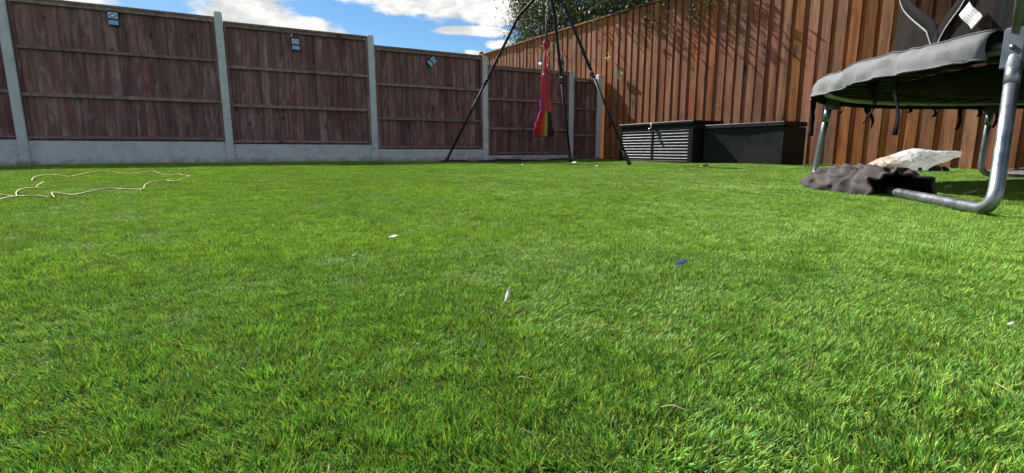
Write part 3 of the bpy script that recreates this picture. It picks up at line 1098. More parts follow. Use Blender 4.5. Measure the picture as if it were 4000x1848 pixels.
cloth_loft('upper_cloth', [(1.33, 0.0, 0.012, 0.01), (1.27, 0.0, 0.045, 0.03), (1.15, -0.005, 0.052, 0.035), (1.0, -0.006, 0.050, 0.04), (0.86, -0.006, 0.066, 0.05), (0.77, 0.006, 0.078, 0.06), (0.72, 0.014, 0.072, 0.055), (0.68, 0.022, 0.03, 0.03)], up_col, 6, 0.34, 1.0)
cloth_loft('lower_bag', [(0.80, -0.008, 0.035, 0.03), (0.74, -0.010, 0.060, 0.045), (0.66, -0.014, 0.082, 0.06), (0.52, -0.022, 0.114, 0.075), (0.42, -0.026, 0.134, 0.08), (0.374, -0.026, 0.138, 0.075), (0.366, -0.026, 0.125, 0.06), (0.364, -0.026, 0.002, 0.002)], bag_col, 14, 0.15, 4.0)


# ------------------------------------------------------------------ square lamps on the brown fence
def lamp(t, z, roll, label):
    o = thing('fence_lamp', gp(t, FENCE_N - 0.034, z), ROT_L, label, 'lamp', 'square lamps on the brown fence')
    M4 = Matrix.Rotation(roll, 4, 'Y')

    def part(m, nm, mt, par=o):
        m.xform(M4)
        return m.build(nm, M[mt], par, False, world=False)
    part(MB().box(-0.052, 0.052, -0.012, 0.034, -0.088, 0.088, 0.006), 'back_plate', 'dark_plastic')
    lens = part(MB().box(-0.047, 0.047, -0.022, -0.0125, -0.006, 0.060, 0.003), 'lens_plate', 'lamp_lens')
    m = MB().tube([(0.030 * math.cos(a), -0.024, 0.027 + 0.021 * math.sin(a)) for a in [2 * math.pi * q / 20 for q in range(20)]], 0.0045, 6, closed=True)
    part(m, 'ring', 'dark_plastic', lens)
    for xa, xb, za, zb in ((-0.046, -0.034, 0.025, 0.029), (0.034, 0.046, 0.025, 0.029)):
        part(MB().box(xa, xb, -0.0245, -0.0222, za, zb), 'ring_bar', 'dark_plastic', lens)
    m = MB()
    m.v = [(-0.047, -0.0125, -0.028), (0.047, -0.0125, -0.028), (0.047, -0.0125, -0.083), (-0.047, -0.0125, -0.083), (-0.047, -0.020, -0.030), (0.047, -0.020, -0.030), (0.047, -0.034, -0.081), (-0.047, -0.034, -0.081)]
    m.f = [(3, 2, 1, 0), (4, 5, 6, 7), (0, 1, 5, 4), (1, 2, 6, 5), (2, 3, 7, 6), (3, 0, 4, 7)]
    part(m, 'lower_lens', 'pale_lens')


lamp(-1.07, 1.735, R(0), 'small square white and black lamp on the widest fence panel, leftmost of three')
lamp(0.947, 1.632, R(0), 'small square white and black lamp upright on the middle fence panel')
lamp(2.942, 1.556, R(48), 'small square white and black lamp hanging crooked, tilted to one side')


# ------------------------------------------------------------------ bottle on the fence top
p = gp(5.43, FENCE_N - 0.0, 1.592)
bo = thing('bottle', p, ROT_L, 'small dark bottle with pale lettering standing on top of the brown fence', 'bottle')
MB().lathe([(0.0, 0.0), (0.034, 0.0), (0.038, 0.006), (0.038, 0.125), (0.034, 0.155), (0.020, 0.19), (0.013, 0.205), (0.013, 0.235), (0.0, 0.235)], 18).build('glass_body', M['bottle_glass'], bo, True, world=False)
MB().lathe([(0.0385, 0.03), (0.0392, 0.03), (0.0392, 0.115), (0.0385, 0.115)], 18).build('label_band', M['dark_plastic'], bo, True, world=False)
for i, (za, zb) in enumerate(((0.034, 0.048), (0.058, 0.078), (0.088, 0.108))):
    m = MB()
    for j, ang in enumerate((-118, -104, -90, -76, -62)):
        if (i * 3 + j) % 4 == 2:
            continue
        a0, a1 = R(ang - 5), R(ang + 4)
        m.grid([[(0.0400 * math.cos(a), 0.0400 * math.sin(a), z) for z in (za, zb)] for a in (a0, (a0 + a1) / 2, a1)])
    m.build('lettering', M['bottle_label'], bo, world=False)
MB().lathe([(0.0145, 0.206), (0.0145, 0.262), (0.006, 0.275), (0.004, 0.32), (0.0, 0.321)], 12).build('stopper', M['dark_plastic'], bo, True, world=False)


# ------------------------------------------------------------------ butterflies on the orange fence
def wing(pts, s=1.0):
    m = MB()
    n_ = len(pts)
    m.v = [(x, -0.004 * 0, z) for x, z in pts] + [(x, 0.0025, z) for x, z in pts]
    m.f = [tuple(range(n_)), tuple(range(2 * n_ - 1, n_ - 1, -1))] + [(i, n_ + i, n_ + (i + 1) % n_, (i + 1) % n_) for i in range(n_)]
    return m


UPW = [(0.003, 0.0), (0.015, 0.03), (0.04, 0.058), (0.066, 0.066), (0.072, 0.05), (0.064, 0.022), (0.045, 0.004), (0.02, -0.004)]
LOW = [(0.003, -0.004), (0.025, -0.006), (0.048, -0.016), (0.054, -0.036), (0.04, -0.054), (0.022, -0.046), (0.008, -0.024)]


def butterfly(n_, z, roll, ca, cb, label, sc=1.0, yaw=0.6):
    o = thing('wall_butterfly', gp(FENCE_E - 0.03, n_, z), ROT_R, label, 'butterfly ornament', 'metal butterflies on the orange fence')
    for sgn in (-1, 1):
        for shp, mt, nm in ((UPW, ca if sgn < 0 else cb, 'upper_wing'), (LOW, cb, 'lower_wing')):
            m = wing([(x * sgn * sc, zz * sc) for x, zz in (shp if sgn > 0 else shp[::-1])])
            m.xform(Matrix.Rotation(roll, 4, 'Y') @ Matrix.Translation((0, -0.012, 0)) @ Matrix.Rotation(-sgn * yaw, 4, 'Z'))
            w_ = m.build(nm, M[mt], o, world=False)
            sp = MB().lathe([(0.0, 0.0), (0.007 * sc, 0.0), (0.007 * sc, 0.0015), (0.0, 0.0015)], 8)
            cx = sum(x for x, _ in shp) / len(shp) * sgn * sc
            cz = sum(zz for _, zz in shp) / len(shp) * sc
            sp.xform(Matrix.Rotation(roll, 4, 'Y') @ Matrix.Translation((0, -0.012, 0)) @ Matrix.Rotation(-sgn * yaw, 4, 'Z') @ Matrix.Translation((cx, -0.0003, cz)) @ Matrix.Rotation(R(90), 4, 'X'))
            sp.build('wing_spot', M['wing_orange' if ca != 'wing_lilac' else 'dark_plastic'], w_, world=False)
    MB().tube([(0, -0.014, 0.034 * sc), (0, -0.016, 0.0), (0, -0.014, -0.04 * sc)], [0.003, 0.006, 0.002], 7).xform(Matrix.Rotation(roll, 4, 'Y')).build('body', M['dark_plastic'], o, True, world=False)


butterfly(7.774, 1.86, R(-40), 'wing_yellow', 'wing_yellow', 'yellow butterfly ornament with orange spots, highest of those right of the tripod', 1.15)
butterfly(7.96, 1.53, R(35), 'wing_lilac', 'wing_lilac', 'small lilac butterfly ornament beside the corner post', 0.9, 1.0)
butterfly(7.45, 1.50, R(22), 'wing_teal', 'wing_green', 'teal and green butterfly ornament, largest on the orange fence', 1.25)
butterfly(10.18, 2.146, R(90), 'wing_teal', 'wing_blue', 'light blue butterfly ornament half hidden behind the hammock cord', 1.3, 0.4)


# ------------------------------------------------------------------ trampoline
TC = Vector((2.833, 2.024, 0))
RR, RZ = 1.40, 0.480
tr = thing('trampoline', TC, 0, 'round trampoline with grey padded edge, black net and steel legs at the right', 'trampoline')


def tp(deg, r, z):
    return Vector((TC.x + r * math.cos(R(deg)), TC.y + r * math.sin(R(deg)), z))


MB().tube([tp(a, RR, RZ) for a in range(0, 360, 4)], 0.0200, 12, closed=True).build('frame_ring', M['galvanised_steel'], tr, True)
LEGS = [(199.0, 131.3), (77.9, 6.8), (-46.2, -117.3)]
feet_xy = {199.0: (1.275, 1.345), 131.3: (1.848, 3.145), 77.9: (3.14, 3.45)}
for a0, a1 in LEGS:
    def foot(a):
        return Vector((*feet_xy[a], 0.016)) if a in feet_xy else tp(a, RR + 0.06, 0.016)
    fa, fb = foot(a0), foot(a1)
    ta, tb = tp(a0, RR + 0.045, RZ - 0.03), tp(a1, RR + 0.045, RZ - 0.03)
    d = (fb - fa).normalized()
    ra = (ta - fa).normalized()
    rb = (tb - fb).normalized()
    cr = 0.075
    pa = [ta, ta.lerp(fa, 0.5)]
    for q in range(9):      # rounded corner
        t = q / 8
        pa.append((fa + ra * cr) * (1 - t) ** 2 + fa * 2 * t * (1 - t) + (fa + d * cr) * t * t)
    for q in range(1, 8):
        pa.append((fa + d * cr).lerp(fb - d * cr, q / 8))
    for q in range(9):
        t = q / 8
        pa.append((fb - d * cr) * (1 - t) ** 2 + fb * 2 * t * (1 - t) + (fb + rb * cr) * t * t)
    pa += [tb.lerp(fb, 0.5), tb]
    lg = MB().tube(pa, 0.0172, 14).build('leg', M['galvanised_steel'], tr, True)
    for a, tt, rdir in ((a0, ta, ra), (a1, tb, rb)):
        rad = Vector((math.cos(R(a)), math.sin(R(a)), 0))
        tan = Vector((-rad.y, rad.x, 0))
        c = tp(a, RR + 0.028, RZ - 0.010)
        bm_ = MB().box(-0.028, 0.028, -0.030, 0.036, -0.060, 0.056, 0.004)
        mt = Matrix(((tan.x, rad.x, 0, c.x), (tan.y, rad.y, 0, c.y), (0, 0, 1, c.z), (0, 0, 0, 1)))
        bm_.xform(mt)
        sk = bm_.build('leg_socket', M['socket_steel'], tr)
        MB().tube([tt - rdir * 0.11, tt - rdir * 0.03], 0.0190, 14).build('collar', M['galvanised_steel'], lg, True)
        MB().tube([c + rad * 0.036, c + rad * 0.042], 0.007, 6).build('bolt', M['galvanised_steel'], sk, True)
# net poles rise from every other socket
for a in (199.0, 77.9, -46.2):
    MB().tube([tp(a, RR + 0.050, RZ + 0.03), tp(a, RR + 0.055, 1.2), tp(a, RR + 0.055, 2.25)], 0.0175, 12).build('net_pole', M['galvanised_steel'], tr, True)

# edge pad: wraps over the ring and hangs as a flap, wrinkled
A0, A1 = -157.0, 196.2       # the flap is open at the near socket


def pad():
    rows, rows2 = [], []
    NA = 330
    for i in range(NA + 1):
        a = A0 + (A1 - A0) * i / NA
        ax = R(a)
        w1 = noise.noise(Vector((math.cos(ax) * 7, math.sin(ax) * 7, 0.3)))
        w2 = noise.noise(Vector((math.cos(ax) * 17, math.sin(ax) * 17, 4.3)))
        w3 = noise.noise(Vector((math.cos(ax) * 36, math.sin(ax) * 36, 8.0)))
        lift = 0.011 * w1 + 0.002 * w2
        drop = 0.088 + 0.010 * w1
        near = math.exp(-((a - 166) / 9.0) ** 2)      # rucked-up stretch next to the far-left leg
        lift -= 0.012 * near
        row = []
        prof = [(1.09, 0.505, 0), (1.23, 0.514, .3), (1.33, 0.526, .7), (1.385, 0.531, 1), (1.422, 0.530, 1), (1.443, 0.519, 1), (1.452, 0.502, 1), (1.456, 0.485, 1.1), (1.459, 0.467, 1.3), (1.462, 0.450, 1.5), (1.463, 0.531 - drop, 1.7)]
        for k, (r, z, wgt) in enumerate(prof):
            cr_ = noise.noise(Vector((math.cos(ax) * 24, math.sin(ax) * 24, z * 26 + k * 0.11)))
            cr2 = noise.noise(Vector((math.cos(ax) * 55 + z * 9, math.sin(ax) * 55, z * 30)))
            rr = r + wgt * (0.012 * cr_ + 0.009 * cr2 + 0.003 * w3)
            zz = z + lift * (0.4 + 0.5 * wgt) + 0.003 * (1 if wgt < 1.6 else 0.3) * cr2
            row.append(tp(a, rr, zz))
        rows.append(row)
    m = MB().grid(rows)
    o = m.build('edge_pad', M['grey_vinyl'], tr, True, solid=0.004)
    o.data.materials.append(M['vinyl_underside'])
    for pl in o.data.polygons:       # the cloth's back is black
        rad_ = Vector((pl.center.x, pl.center.y, 0)).normalized()
        if pl.normal.dot(rad_) + pl.normal.z * (1.5 if pl.center.to_2d().length < 1.44 else 0.2) < 0:
            pl.material_index = 1
    # hem piping along the flap's lower edge
    hem = MB().tube([rw[-1] + Vector((0, 0, 0.002)) for rw in rows], 0.0035, 5)
    hem.build('hem', M['grey_vinyl'], o, True)
    st = MB().tube([rw[4] + Vector((0, 0, 0.003)) for rw in rows], 0.0022, 5)
    st.build('seam', M['grey_vinyl'], o, True)
    # dark lining on the inner face
    rows2 = [[p + (TC - p).normalized() * 0.007 * Vector((1, 1, 0)).length * 0.7 - Vector((0, 0, 0.006 if k < 6 else 0)) for k, p in enumerate(rw)] for rw in rows]
    MB().grid(rows2).build('lining', M['vinyl_underside'], o, True)
    # bare black web where the flap is undone
    rows3 = []
    for i in range(13):
        a = 196.0 + (203.2 - 196.0) * i / 12
        rows3.append([tp(a, 1.09, 0.505), tp(a, 1.27, 0.518), tp(a, 1.38, 0.530 + 0.006 * math.sin(i))])
    MB().grid(rows3).build('inner_web', M['black_webbing'], o, True)


pad()
rows = []
for r, z in ((0.001, 0.460), (0.3, 0.463), (0.7, 0.470), (0.95, 0.476), (1.11, 0.480)):
    rows.append([tp(a, r, z) for a in range(0, 360, 6)])
MB().grid(rows, closed=True).build('jump_mat', M['jump_mat'], tr, True, solid=0.004)
sp = None
for k in range(48):
    a = k * 7.5 + 2
    if sp is None:
        sp = MB().tube([(1.11, 0, 0.480), (1.14, 0, 0.480), (1.16, 0, 0.480), (1.35, 0, 0.481), (1.38, 0, 0.484)], [0.003, 0.003, 0.009, 0.009, 0.003], 6).mesh('spring', M['dull_spring_steel'], True)
    link('spring', sp, tr, (0, 0, 0), (0, 0, R(a)))

# black safety net with its zipped opening
NRAD = 1.125


def v_left(z):
    pts = [(0.56, 174.0), (0.607, 172.4), (0.659, 170.7), (0.698, 167.5), (0.749, 163.0), (0.804, 158.1), (0.863, 153.9), (1.1, 147), (1.7, 143)]
    return float(np.interp(z, [q[0] for q in pts], [q[1] for q in pts]))


def v_right(z):
    pts = [(0.56, 174.2), (0.607, 175.0), (0.644, 176.3), (0.682, 178.2), (0.70, 179.2), (0.727, 180.1), (1.1, 191), (1.7, 197)]
    return float(np.interp(z, [q[0] for q in pts], [q[1] for q in pts]))


net = MB()
zs = [0.50 + 0.02 * i for i in range(20)] + [0.9 + 0.1 * i for i in range(14)]
aa = [2 * i for i in range(180)]
rows = []
for z in zs:
    rows.append([tp(a, NRAD + 0.012 * noise.noise(Vector((a * 0.12, z * 3, 0))), z) for a in aa])
net.grid(rows, closed=True)
net.f = [f for f in net.f if not (lambda i, k: zs[i] < 1.7 and v_left(zs[i] + 0.01) + 1 < aa[k] < v_right(zs[i] + 0.01) - 2)(f[0] // 180, f[0] % 180)]
no = net.build('safety_net', M['black_net'], tr, True)


def ribbon(path, width, mat, name, parent, off=0.0):
    rows = []
    for i, p in enumerate(path):
        q = path[min(i + 1, len(path) - 1)] - path[max(i - 1, 0)]
        rad = Vector((p.x - TC.x, p.y - TC.y, 0)).normalized()
        s = q.normalized().cross(rad).normalized()
        rows.append([p + s * (off - width / 2), p + s * (off + width / 2)])
    return MB().grid(rows).build(name, M[mat], parent, True, solid=0.002)


for fn, sgn in ((v_left, 1), (v_right, -1)):
    zz = [0.52 + 0.02 * i for i in range(30)] + [1.2, 1.4, 1.6]
    path = [tp(fn(z), NRAD + 0.014, z) for z in zz]
    st_ = ribbon(path, 0.050, 'black_webbing', 'net_strap', tr, 0.02 * sgn)
    path = [tp(fn(z), NRAD + 0.019, z) for z in zz]
    ribbon(path, 0.007, 'zip_tape', 'zip', st_, -0.004)
# care label
q0 = tp(182.4, NRAD + 0.03, 0.660)
rad = Vector((q0.x - TC.x, q0.y - TC.y, 0)).normalized()
tan = Vector((-rad.y, rad.x, 0))
cm = MB()
rows = []
for i in range(9):
    rows.append([(-0.045 + 0.09 * i / 8, 0.004 * math.sin(i * 0.8), -0.026), (-0.045 + 0.09 * i / 8, 0.004 * math.sin(i * 0.8) + 0.002, 0.026)])
cm.grid(rows)
mt = Matrix(((tan.x, rad.x, 0, 0), (tan.y, rad.y, 0, 0), (0, 0, 1, 0), (0, 0, 0, 1)))
lab = link('care_label', cm.mesh('care_label', M['care_label_print'], True, 0.001), tr)
lab.matrix_local = Matrix.Translation(q0 - TC) @ mt @ Matrix.Rotation(R(48), 4, 'Y')
# loose ties hanging from the ring
for a, r, z, ln, sway in ((183.5, 1.43, 0.48, 0.25, 0.03), (176.5, 1.38, 0.45, 0.14, -0.03), (175.2, 1.38, 0.45, 0.10, 0.02), (116.0, 1.395, 0.46, 0.12, 0.02), (114.5, 1.395, 0.46, 0.15, -0.03),
                          (86.0, 1.40, 0.46, 0.15, 0.01), (77.0, 1.40, 0.46, 0.14, 0.02), (93.0, 1.40, 0.46, 0.07, 0.0), (81.5, 1.40, 0.46, 0.07, 0.0), (129.5, 1.39, 0.46, 0.07, 0.01), (100.5, 1.40, 0.46, 0.045, 0.0)):
    pth = [tp(a + sway * 40 * (q / 7) ** 2, r + 0.01 * math.sin(q), z - ln * q / 7) for q in range(8)]
    rows = []
    for i, p in enumerate(pth):
        tw = R(a + 90 + 20 * math.sin(i * 0.9 + a))
        w = 0.014 * (1 - 0.3 * i / 7)
        s = Vector((math.cos(tw), math.sin(tw), 0)) * w
        rows.append([p - s, p + s])
    MB().grid(rows).build('tie', M['black_webbing'], tr, True, solid=0.002)
# torn pad end drooping by the far-left leg
rows = []
for i in range(9):
    p = tp(150 - i * 0.2, 1.452, 0.475 - 0.028 * i)
    w = 0.06 * (1 - 0.55 * (i / 8) ** 2)
    tan = Vector((-math.sin(R(150)), math.cos(R(150)), 0))
    rad = Vector((math.cos(R(150)), math.sin(R(150)), 0))
    rows.append([p + tan * (w * (k / 4 - 0.5) * 2) + rad * 0.012 * math.sin(k * 1.7 + i * 0.6) for k in range(5)])
MB().grid(rows).build('drooping_flap', M['black_webbing'], tr, True, solid=0.003)


# ------------------------------------------------------------------ cloth sleeves lying round the leg bars
def sleeve(name, start, direction, length, prof, mats, label, seed):
    """prof: (u, half width left, half width right, height)."""
    dr = Vector(direction).normalized()
    sd = Vector((-dr.y, dr.x, 0))            # left of travel
    o = thing(name, (start[0], start[1], -0.005), 0, label, 'cloth')
    U, V = 64, 52
    rows, inner = [], []
    for i in range(U + 1):
        u = length * i / U
        us = [p[0] for p in prof]
        wl, wr, h = (float(np.interp(u / length, us, [p[k] for p in prof])) for k in (1, 2, 3))
        row, irow = [], []
        for k in range(V + 1):
            a = math.pi * k / V
            c, s = math.cos(a), max(math.sin(a), 0.0)
            w = wl if c > 0 else wr
            nz = noise.noise(Vector((u * 11 + seed, c * 2.2, s * 2.0))) + 0.6 * noise.noise(Vector((u * 24, c * 5 + seed, s * 5)))
            fold = 1 - 2 * abs(noise.noise(Vector((u * 9 + c * 2.5 + seed, c * 1.2 - u * 4, 2.0)))) ** 0.7
            fold += 0.2 * (1 - 2 * abs(noise.noise(Vector((u * 21 - c * 4, c * 3 + u * 6, seed)))) ** 0.7)
            kk = 0.93 + 0.05 * nz + 0.19 * fold
            p = Vector((start[0], start[1], 0)) + dr * (u + 0.03 * nz) + sd * (w * c * kk) + Vector((0, 0, max(h * (s ** 0.75) * kk, 0) - 0.012))
            row.append(p)
            irow.append(p - sd * (0.006 * c) - Vector((0, 0, 0.006)) + dr * 0.004)
        rows.append(row)
        inner.append(irow)
    MB().grid(rows).build('outer_cloth', M[mats[0]], o, True)
    MB().grid(inner).build('lining', M[mats[1]], o, True)
    MB().tube(rows[0], 0.006, 6).build('hem', M[mats[0]], o, True)
    # closed, gathered far end
    c = sum(rows[-1], Vector()) / len(rows[-1])
    MB().grid([rows[-1], [p.lerp(c, 0.6) + dr * 0.04 for p in rows[-1]], [c + dr * 0.05] * len(rows[-1])]).build('gathered_end', M[mats[0]], o, True)
    return o


bar = (Vector((1.848, 3.145, 0)) - Vector((1.275, 1.345, 0))).normalized()
s0 = Vector((1.275, 1.345, 0)) + bar * ((1.965 - 1.345) / bar.y)
sleeve('cloth_sleeve', (s0.x, s0.y), bar, 0.78, [(0, 0.105, 0.135, 0.105), (0.15, 0.14, 0.12, 0.118), (0.4, 0.20, 0.11, 0.105), (0.6, 0.20, 0.10, 0.118), (0.85, 0.17, 0.10, 0.09), (1.0, 0.10, 0.07, 0.05)],
       ('dark_cloth', 'black_lining'), 'crumpled dark brown cloth sleeve bunched round the near leg bar of the trampoline', 3.0)
cb = (tp(6.8, RR + 0.06, 0) - Vector((3.14, 3.45, 0))).normalized()
s1 = Vector((3.14, 3.45, 0)) + cb * 0.10
sleeve('cloth_sleeve', (s1.x, s1.y), cb, 0.7, [(0, 0.04, 0.04, 0.055), (0.3, 0.10, 0.10, 0.085), (0.7, 0.14, 0.14, 0.10), (1.0, 0.10, 0.10, 0.06)],
       ('grey_cloth', 'black_lining'), 'rumpled grey cloth on the lawn behind the near trampoline leg, by the right edge', 9.0)


# ------------------------------------------------------------------ plastic bag
def plastic_bag():
    o = thing('plastic_bag', (3.37, 4.40, -0.01), R(-4), 'crumpled white and beige plastic bag on the lawn under the trampoline', 'plastic bag')
    stt = [(-0.385, 0.0, 0.008, 0.02), (-0.30, 0.0, 0.062, 0.09), (-0.20, 0.0, 0.122, 0.14), (-0.10, 0.0, 0.150, 0.17), (-0.05, 0.0, 0.175, 0.17), (0.02, 0.0, 0.20, 0.16), (0.06, 0.0, 0.202, 0.15),
           (0.13, 0.004, 0.192, 0.13), (0.18, 0.03, 0.188, 0.11), (0.22, 0.066, 0.186, 0.09), (0.30, 0.088, 0.182, 0.07), (0.37, 0.118, 0.180, 0.035), (0.425, 0.128, 0.176, 0.008)]
    rows = []
    NS = 30
    for i in range(54):
        x = -0.385 + 0.81 * i / 53
        zb, zt, w = (float(np.interp(x, [s[0] for s in stt], [s[k] for s in stt])) for k in (1, 2, 3))
        cz, hz = (zb + zt) / 2, (zt - zb) / 2
        row = []
        for k in range(NS):
            a = 2 * math.pi * k / NS
            n1_ = noise.noise(Vector((x * 9, math.cos(a) * 1.8, math.sin(a) * 1.8)))
            rd = 1 - abs(noise.noise(Vector((x * 17 + math.sin(a) * 3, math.cos(a) * 3, 5.0))))
            kk = 0.80 + 0.13 * n1_ + 0.20 * rd + random.uniform(-0.025, 0.025)
            z = cz + hz * math.sin(a) * (kk if math.sin(a) > 0 else 1)
            row.append((x + 0.012 * n1_, w * math.cos(a) * kk, max(z, 0.0)))
        rows.append(row)
    MB().grid(rows, closed=True).build('film', M['plastic_film'], o, False, world=False)
    m = MB()
    for k in range(7):
        x, y, z, s = 0.16 + 0.02 * k, -0.05 + 0.02 * math.sin(k * 2), 0.03 + 0.012 * math.sin(k * 1.7), 0.022 + 0.008 * math.sin(k)
        m.lathe([(0.0, -s), (s, -s * 0.6), (s * 1.2, 0.1 * s), (s * 0.6, s), (0.0, s * 1.1)], 7, (x, y, z))
    m.build('spilled_scraps', M['black_lining'], o, world=False)
    m = MB().box(-0.02, 0.005, -0.182, -0.170, 0.012, 0.046, 0.002)
    m.build('printed_patch', M['dark_plastic'], o, world=False)


plastic_bag()

# ------------------------------------------------------------------ cable on the lawn
LOOP = [(-2.701, 2.883), (-2.908, 3.121), (-3.098, 3.401), (-3.165, 3.561), (-2.88, 3.331), (-2.85, 3.351), (-3.06, 3.737), (-3.18, 3.999), (-3.1, 3.999), (-2.85, 3.774), (-2.724, 3.712), (-2.756, 3.864), (-2.84, 4.071), (-2.61, 3.825), (-2.414, 3.618), (-2.406, 3.7), (-2.214, 3.453), (-2.134, 3.401), (-2.059, 3.209), (-1.887, 2.883), (-1.95, 2.883), (-1.91, 2.71), (-1.835, 2.557), (-1.731, 2.394), (-1.801, 2.394), (-1.849, 2.359), (-1.843, 2.282), (-1.834, 2.206), (-1.832, 2.143), (-1.855, 2.131), (-1.884, 2.123), (-1.907, 2.115), (-1.757, 1.957)]
SIDE = [[(-1.754, 1.665), (-1.853, 1.844), (-1.917, 1.94), (-1.986, 2.046), (-1.972, 2.072), (-1.909, 2.046), (-1.751, 1.93)],
        [(-2.092, 1.991), (-2.053, 2.046), (-2.039, 2.065), (-2.007, 2.065), (-2.082, 2.143), (-2.208, 2.296), (-2.272, 2.42), (-2.284, 2.5)],
        [(-2.588, 2.832), (-2.507, 2.71), (-2.406, 2.586), (-2.329, 2.528)]]


def cable(pts, name, parent, ph):
    P = bez([(x, y, 0) for x, y in pts], 6)
    P = [Vector((p.x, p.y, ground_z(p.x, p.y) + PILE + 0.006 + 0.005 * math.sin(i * 0.21 + ph))) for i, p in enumerate(P)]
    return MB().tube(P, 0.0024, 8).build(name, M['cream_cable'], parent, True)


cb_o = thing('garden_cable', (-2.3, 2.8, 0), 0, 'cream cable lying in loose loops on the lawn by the left fence', 'cable')
cable(LOOP, 'cable_loop', cb_o, 0.5)
for i, s in enumerate(SIDE):
    cable(s, 'cable_strand', cb_o, i * 1.3)


# ------------------------------------------------------------------ scraps on the lawn
def scrap(name, x, y, pts, mat, label, cat, lift=0.0, rot=0.0, th=0.0012, tilt=-0.25):
    z = ground_z(x, y) + PILE + lift
    m = MB()
    rows = []
    for row in pts:
        rows.append([Vector(p) for p in row])
    m.grid(rows)
    o = link(name, m.mesh(name, M[mat], True, th), None, (x, y, z), (0.25, tilt, rot))
    return tag(o, label, cat)


def leafy(l, w, n_=7, curl=0.3, seed=0):
    rows = []
    for i in range(n_):
        t = i / (n_ - 1)
        ww = w * math.sin(math.pi * (0.08 + 0.84 * t)) * (1 + 0.2 * math.sin(seed + i * 1.7))
        z = curl * l * (t - 0.5) ** 2 + 0.1 * w * math.sin(seed + 3 * t)
        rows.append([((t - 0.5) * l, -ww / 2, z + 0.15 * w), ((t - 0.5) * l, 0, z), ((t - 0.5) * l, ww / 2, z + 0.12 * w)])
    return rows


scrap('paper_scrap', -0.235, 1.0, leafy(0.018, 0.009, seed=1), 'white_paper', 'curled scrap of white paper on the grass left of centre', 'paper', 0.004, 0.4)
scrap('paper_strip', -0.004, 0.565, leafy(0.020, 0.006, seed=2), 'white_paper', 'narrow white strip of paper standing in the grass at the centre', 'paper', 0.004, 0.5, tilt=-1.25)
scrap('plastic_scrap', 0.252, 0.745, leafy(0.022, 0.008, curl=0.1, seed=3), 'blue_plastic', 'small dark blue scrap of plastic in the grass', 'plastic', 0.003, 0.35)
scrap('paper_scrap', 0.466, 0.457, leafy(0.010, 0.003, seed=4), 'white_paper', 'tiny pale scrap in the grass near the lower right edge', 'paper', 0.003, 0.2)
scrap('paper_scrap', 1.972, 2.316, leafy(0.035, 0.02, seed=5), 'white_paper', 'white scrap in the shade under the trampoline, farther of two', 'paper', 0.004, 0.1)
scrap('paper_strip', 1.78, 1.985, leafy(0.045, 0.012, seed=6), 'white_paper', 'white strip in the shade under the trampoline, nearer of two', 'paper', 0.004, -0.3)
scrap('dead_leaf', 0.84, 7.1, leafy(0.11, 0.05, seed=7), 'white_paper', 'pale crumpled leaf at the lawn edge behind the hammock', 'leaf', 0.01, 0.2)
scrap('paper_scrap', 0.116, 5.85, leafy(0.04, 0.025, seed=8), 'white_paper', 'tiny white speck on the far lawn in front of the tripod', 'paper', 0.008, 0.9)
scrap('paper_scrap', 0.915, 5.58, leafy(0.04, 0.02, seed=9), 'white_paper', 'tiny white speck on the far lawn below the right tripod leg', 'paper', 0.008, 0.4)
scrap('dead_leaf', 2.05, 5.5, leafy(0.14, 0.06, seed=10), 'dead_leaf', 'dry grey-green leaf heap on the lawn before the storage boxes', 'leaf', 0.01, 0.3)
scrap('dead_leaf', -0.255, 0.81, leafy(0.010, 0.006, seed=12), 'dead_leaf', 'small dark dead leaf in the grass below the white paper', 'leaf', 0.003, 0.3)


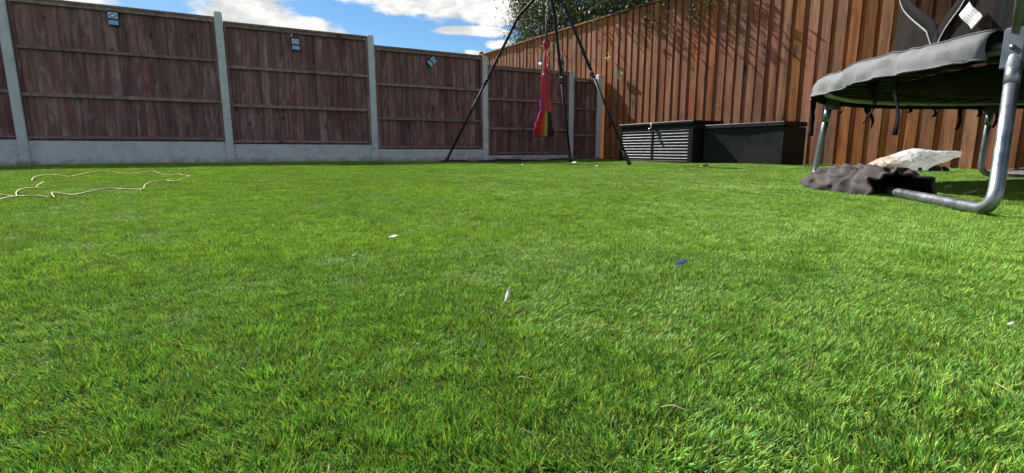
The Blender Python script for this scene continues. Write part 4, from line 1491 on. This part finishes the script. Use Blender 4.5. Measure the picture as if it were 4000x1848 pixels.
# ------------------------------------------------------------------ tree behind the orange fence
def tree():
    base = gp(7.9, 10.0)
    o = thing('leafy_tree', (base.x, base.y, -0.1), 0, 'dense dark green leafy tree hanging over the orange fence', 'tree')
    g = np.random.default_rng(21)
    tk = MB()
    b = Vector((base.x, base.y, -0.1))
    fork = b + Vector((0.05, -0.05, 2.5))
    tk.tube(bez([b, b + Vector((0.06, 0.02, 1.1)), fork], 5), [0.15 - 0.005 * i for i in range(11)], 10)
    limbs = []
    cen = gp(7.75, 9.6, 4.5)

    def ell(u, v, w):
        return cen + D1 * (u * 1.6) + N1 * (v * 4.2) + Vector((0, 0, w * 1.9))
    for k in range(16):
        a = 2 * math.pi * k / 16
        end = ell(0.8 * math.cos(a), 0.85 * math.sin(a), -0.45 + 0.55 * math.sin(k * 2.3))
        pth = bez([fork - Vector((0, 0, 0.5 * (k % 3) * 0.5)), fork.lerp(end, 0.4) + Vector((0, 0, 0.25)), end], 6)
        tk.tube(pth, [0.055 - 0.0042 * i for i in range(13)], 6)
        limbs += pth[4:]
    tk.build('trunk', M['bark'], o, True)
    # twigs with leaves
    heads = []
    for _ in range(520):
        while True:
            u, v, w = g.uniform(-1, 1, 3)
            r = math.sqrt(u * u + v * v + w * w)
            if 0.5 < r < 1.0 and g.uniform() < (1.0 if w < 0.1 else 0.45):
                break
        hp = ell(u, v, w)
        if hp.x > 0.15 and hp.dot(D1) > 6.6:
            heads.append((hp, 44, 0.16))
    # extra cover just above the fence top, and sprigs hanging in front of the boards
    for _ in range(640):
        v = g.uniform(5.4, 14.0)
        e = g.uniform(6.6, 8.2)
        if 0.876 * e - 0.482 * v < 0.12:
            continue
        lo = top_z(v) + (0.0 if e > 6.4 else 0.10) + max(0, (7.0 - v) * 0.10) + max(0, (v - 13.0) * 0.35)
        heads.append((gp(e, v, lo + 1.3 * g.uniform() ** 1.3), 46, 0.16))
    for _ in range(60):
        v = g.uniform(5.1, 8.4)
        heads.append((gp(g.uniform(6.27, 6.32), v, 2.30 + (v - 5.5) * 0.22 + g.uniform(0.0, 0.5)), 20, 0.06))
    spr = [((0.25, 13.0, 2.86), 16, 0.15), ((0.37, 12.8, 2.72), 16, 0.14), ((0.10, 13.2, 2.70), 9, 0.12), ((0.0, 13.5, 3.2), 40, 0.2), ((-0.1, 13.6, 3.66), 44, 0.22), ((0.45, 12.6, 2.98), 40, 0.18), ((0.57, 12.4, 2.76), 26, 0.15),
           ((0.72, 11.9, 2.40), 12, 0.12), ((0.90, 11.5, 2.33), 12, 0.12), ((0.62, 11.9, 2.15), 6, 0.09), ((2.24, 8.98, 2.41), 22, 0.07), ((2.33, 8.81, 2.22), 9, 0.06), ((2.56, 8.40, 2.05), 7, 0.05), ((2.73, 8.08, 2.20), 16, 0.06), ((2.84, 7.89, 2.28), 14, 0.06), ((2.96, 7.67, 2.24), 9, 0.05), ((2.06, 9.31, 2.62), 14, 0.07), ((2.46, 8.58, 2.49), 12, 0.07), ((2.74, 8.07, 2.42), 10, 0.06), ((1.88, 9.64, 2.59), 12, 0.07), ((1.57, 10.19, 2.53), 8, 0.06)]
    for p, c, s in spr:
        heads.append((Vector(p), c, s))
    tw = MB()
    L = np.array([tuple(p) for p in limbs])
    V, F, Cc = [], [], []
    greens = np.array([(0.022, 0.046, 0.014), (0.032, 0.060, 0.017), (0.046, 0.076, 0.020), (0.018, 0.038, 0.015), (0.070, 0.090, 0.026)])
    for p, cnt, sg in heads:
        d = L - np.array(tuple(p))
        j = int(np.argmin((d * d).sum(1)))
        q = Vector(L[j])
        if (q - p).length > 0.05:
            mid = q.lerp(p, 0.55) + Vector((0, 0, 0.10))
            tw.tube([q, mid, p, p + Vector((g.normal(0, .06), g.normal(0, .06), -0.12))], [0.009, 0.006, 0.004, 0.002], 3)
        for _ in range(cnt):
            c = np.array(tuple(p)) + g.normal(0, sg, 3)
            dr = g.normal(0, 1, 3)
            dr[2] -= 0.5
            dr /= np.linalg.norm(dr)
            s = np.cross(dr, g.normal(0, 1, 3))
            s /= np.linalg.norm(s)
            nn = np.cross(dr, s)
            ln = g.uniform(0.055, 0.095)
            wd = ln * g.uniform(0.34, 0.46)
            b0 = len(V)
            V += [c, c + dr * ln * 0.45 + s * wd / 2 + nn * 0.006, c + dr * ln, c + dr * ln * 0.45 - s * wd / 2 + nn * 0.006]
            F += [(b0, b0 + 1, b0 + 2), (b0, b0 + 2, b0 + 3)]
            col = greens[g.integers(0, 5)] * g.uniform(0.75, 1.25)
            if g.uniform() < 0.012:
                col = np.array((0.45, 0.26, 0.03))
            Cc += [col] * 4
    tw.build('branches', M['bark'], o)
    off = np.array((base.x, base.y, -0.1))
    me = bpy.data.meshes.new('crown')
    me.from_pydata([tuple(np.array(v) - off) for v in V], [], F)
    me.materials.append(M['tree_leaf'])
    set_tint(me, np.array(Cc))
    co = link('crown', me, o)


tree()
print('objects', len(bpy.data.objects))
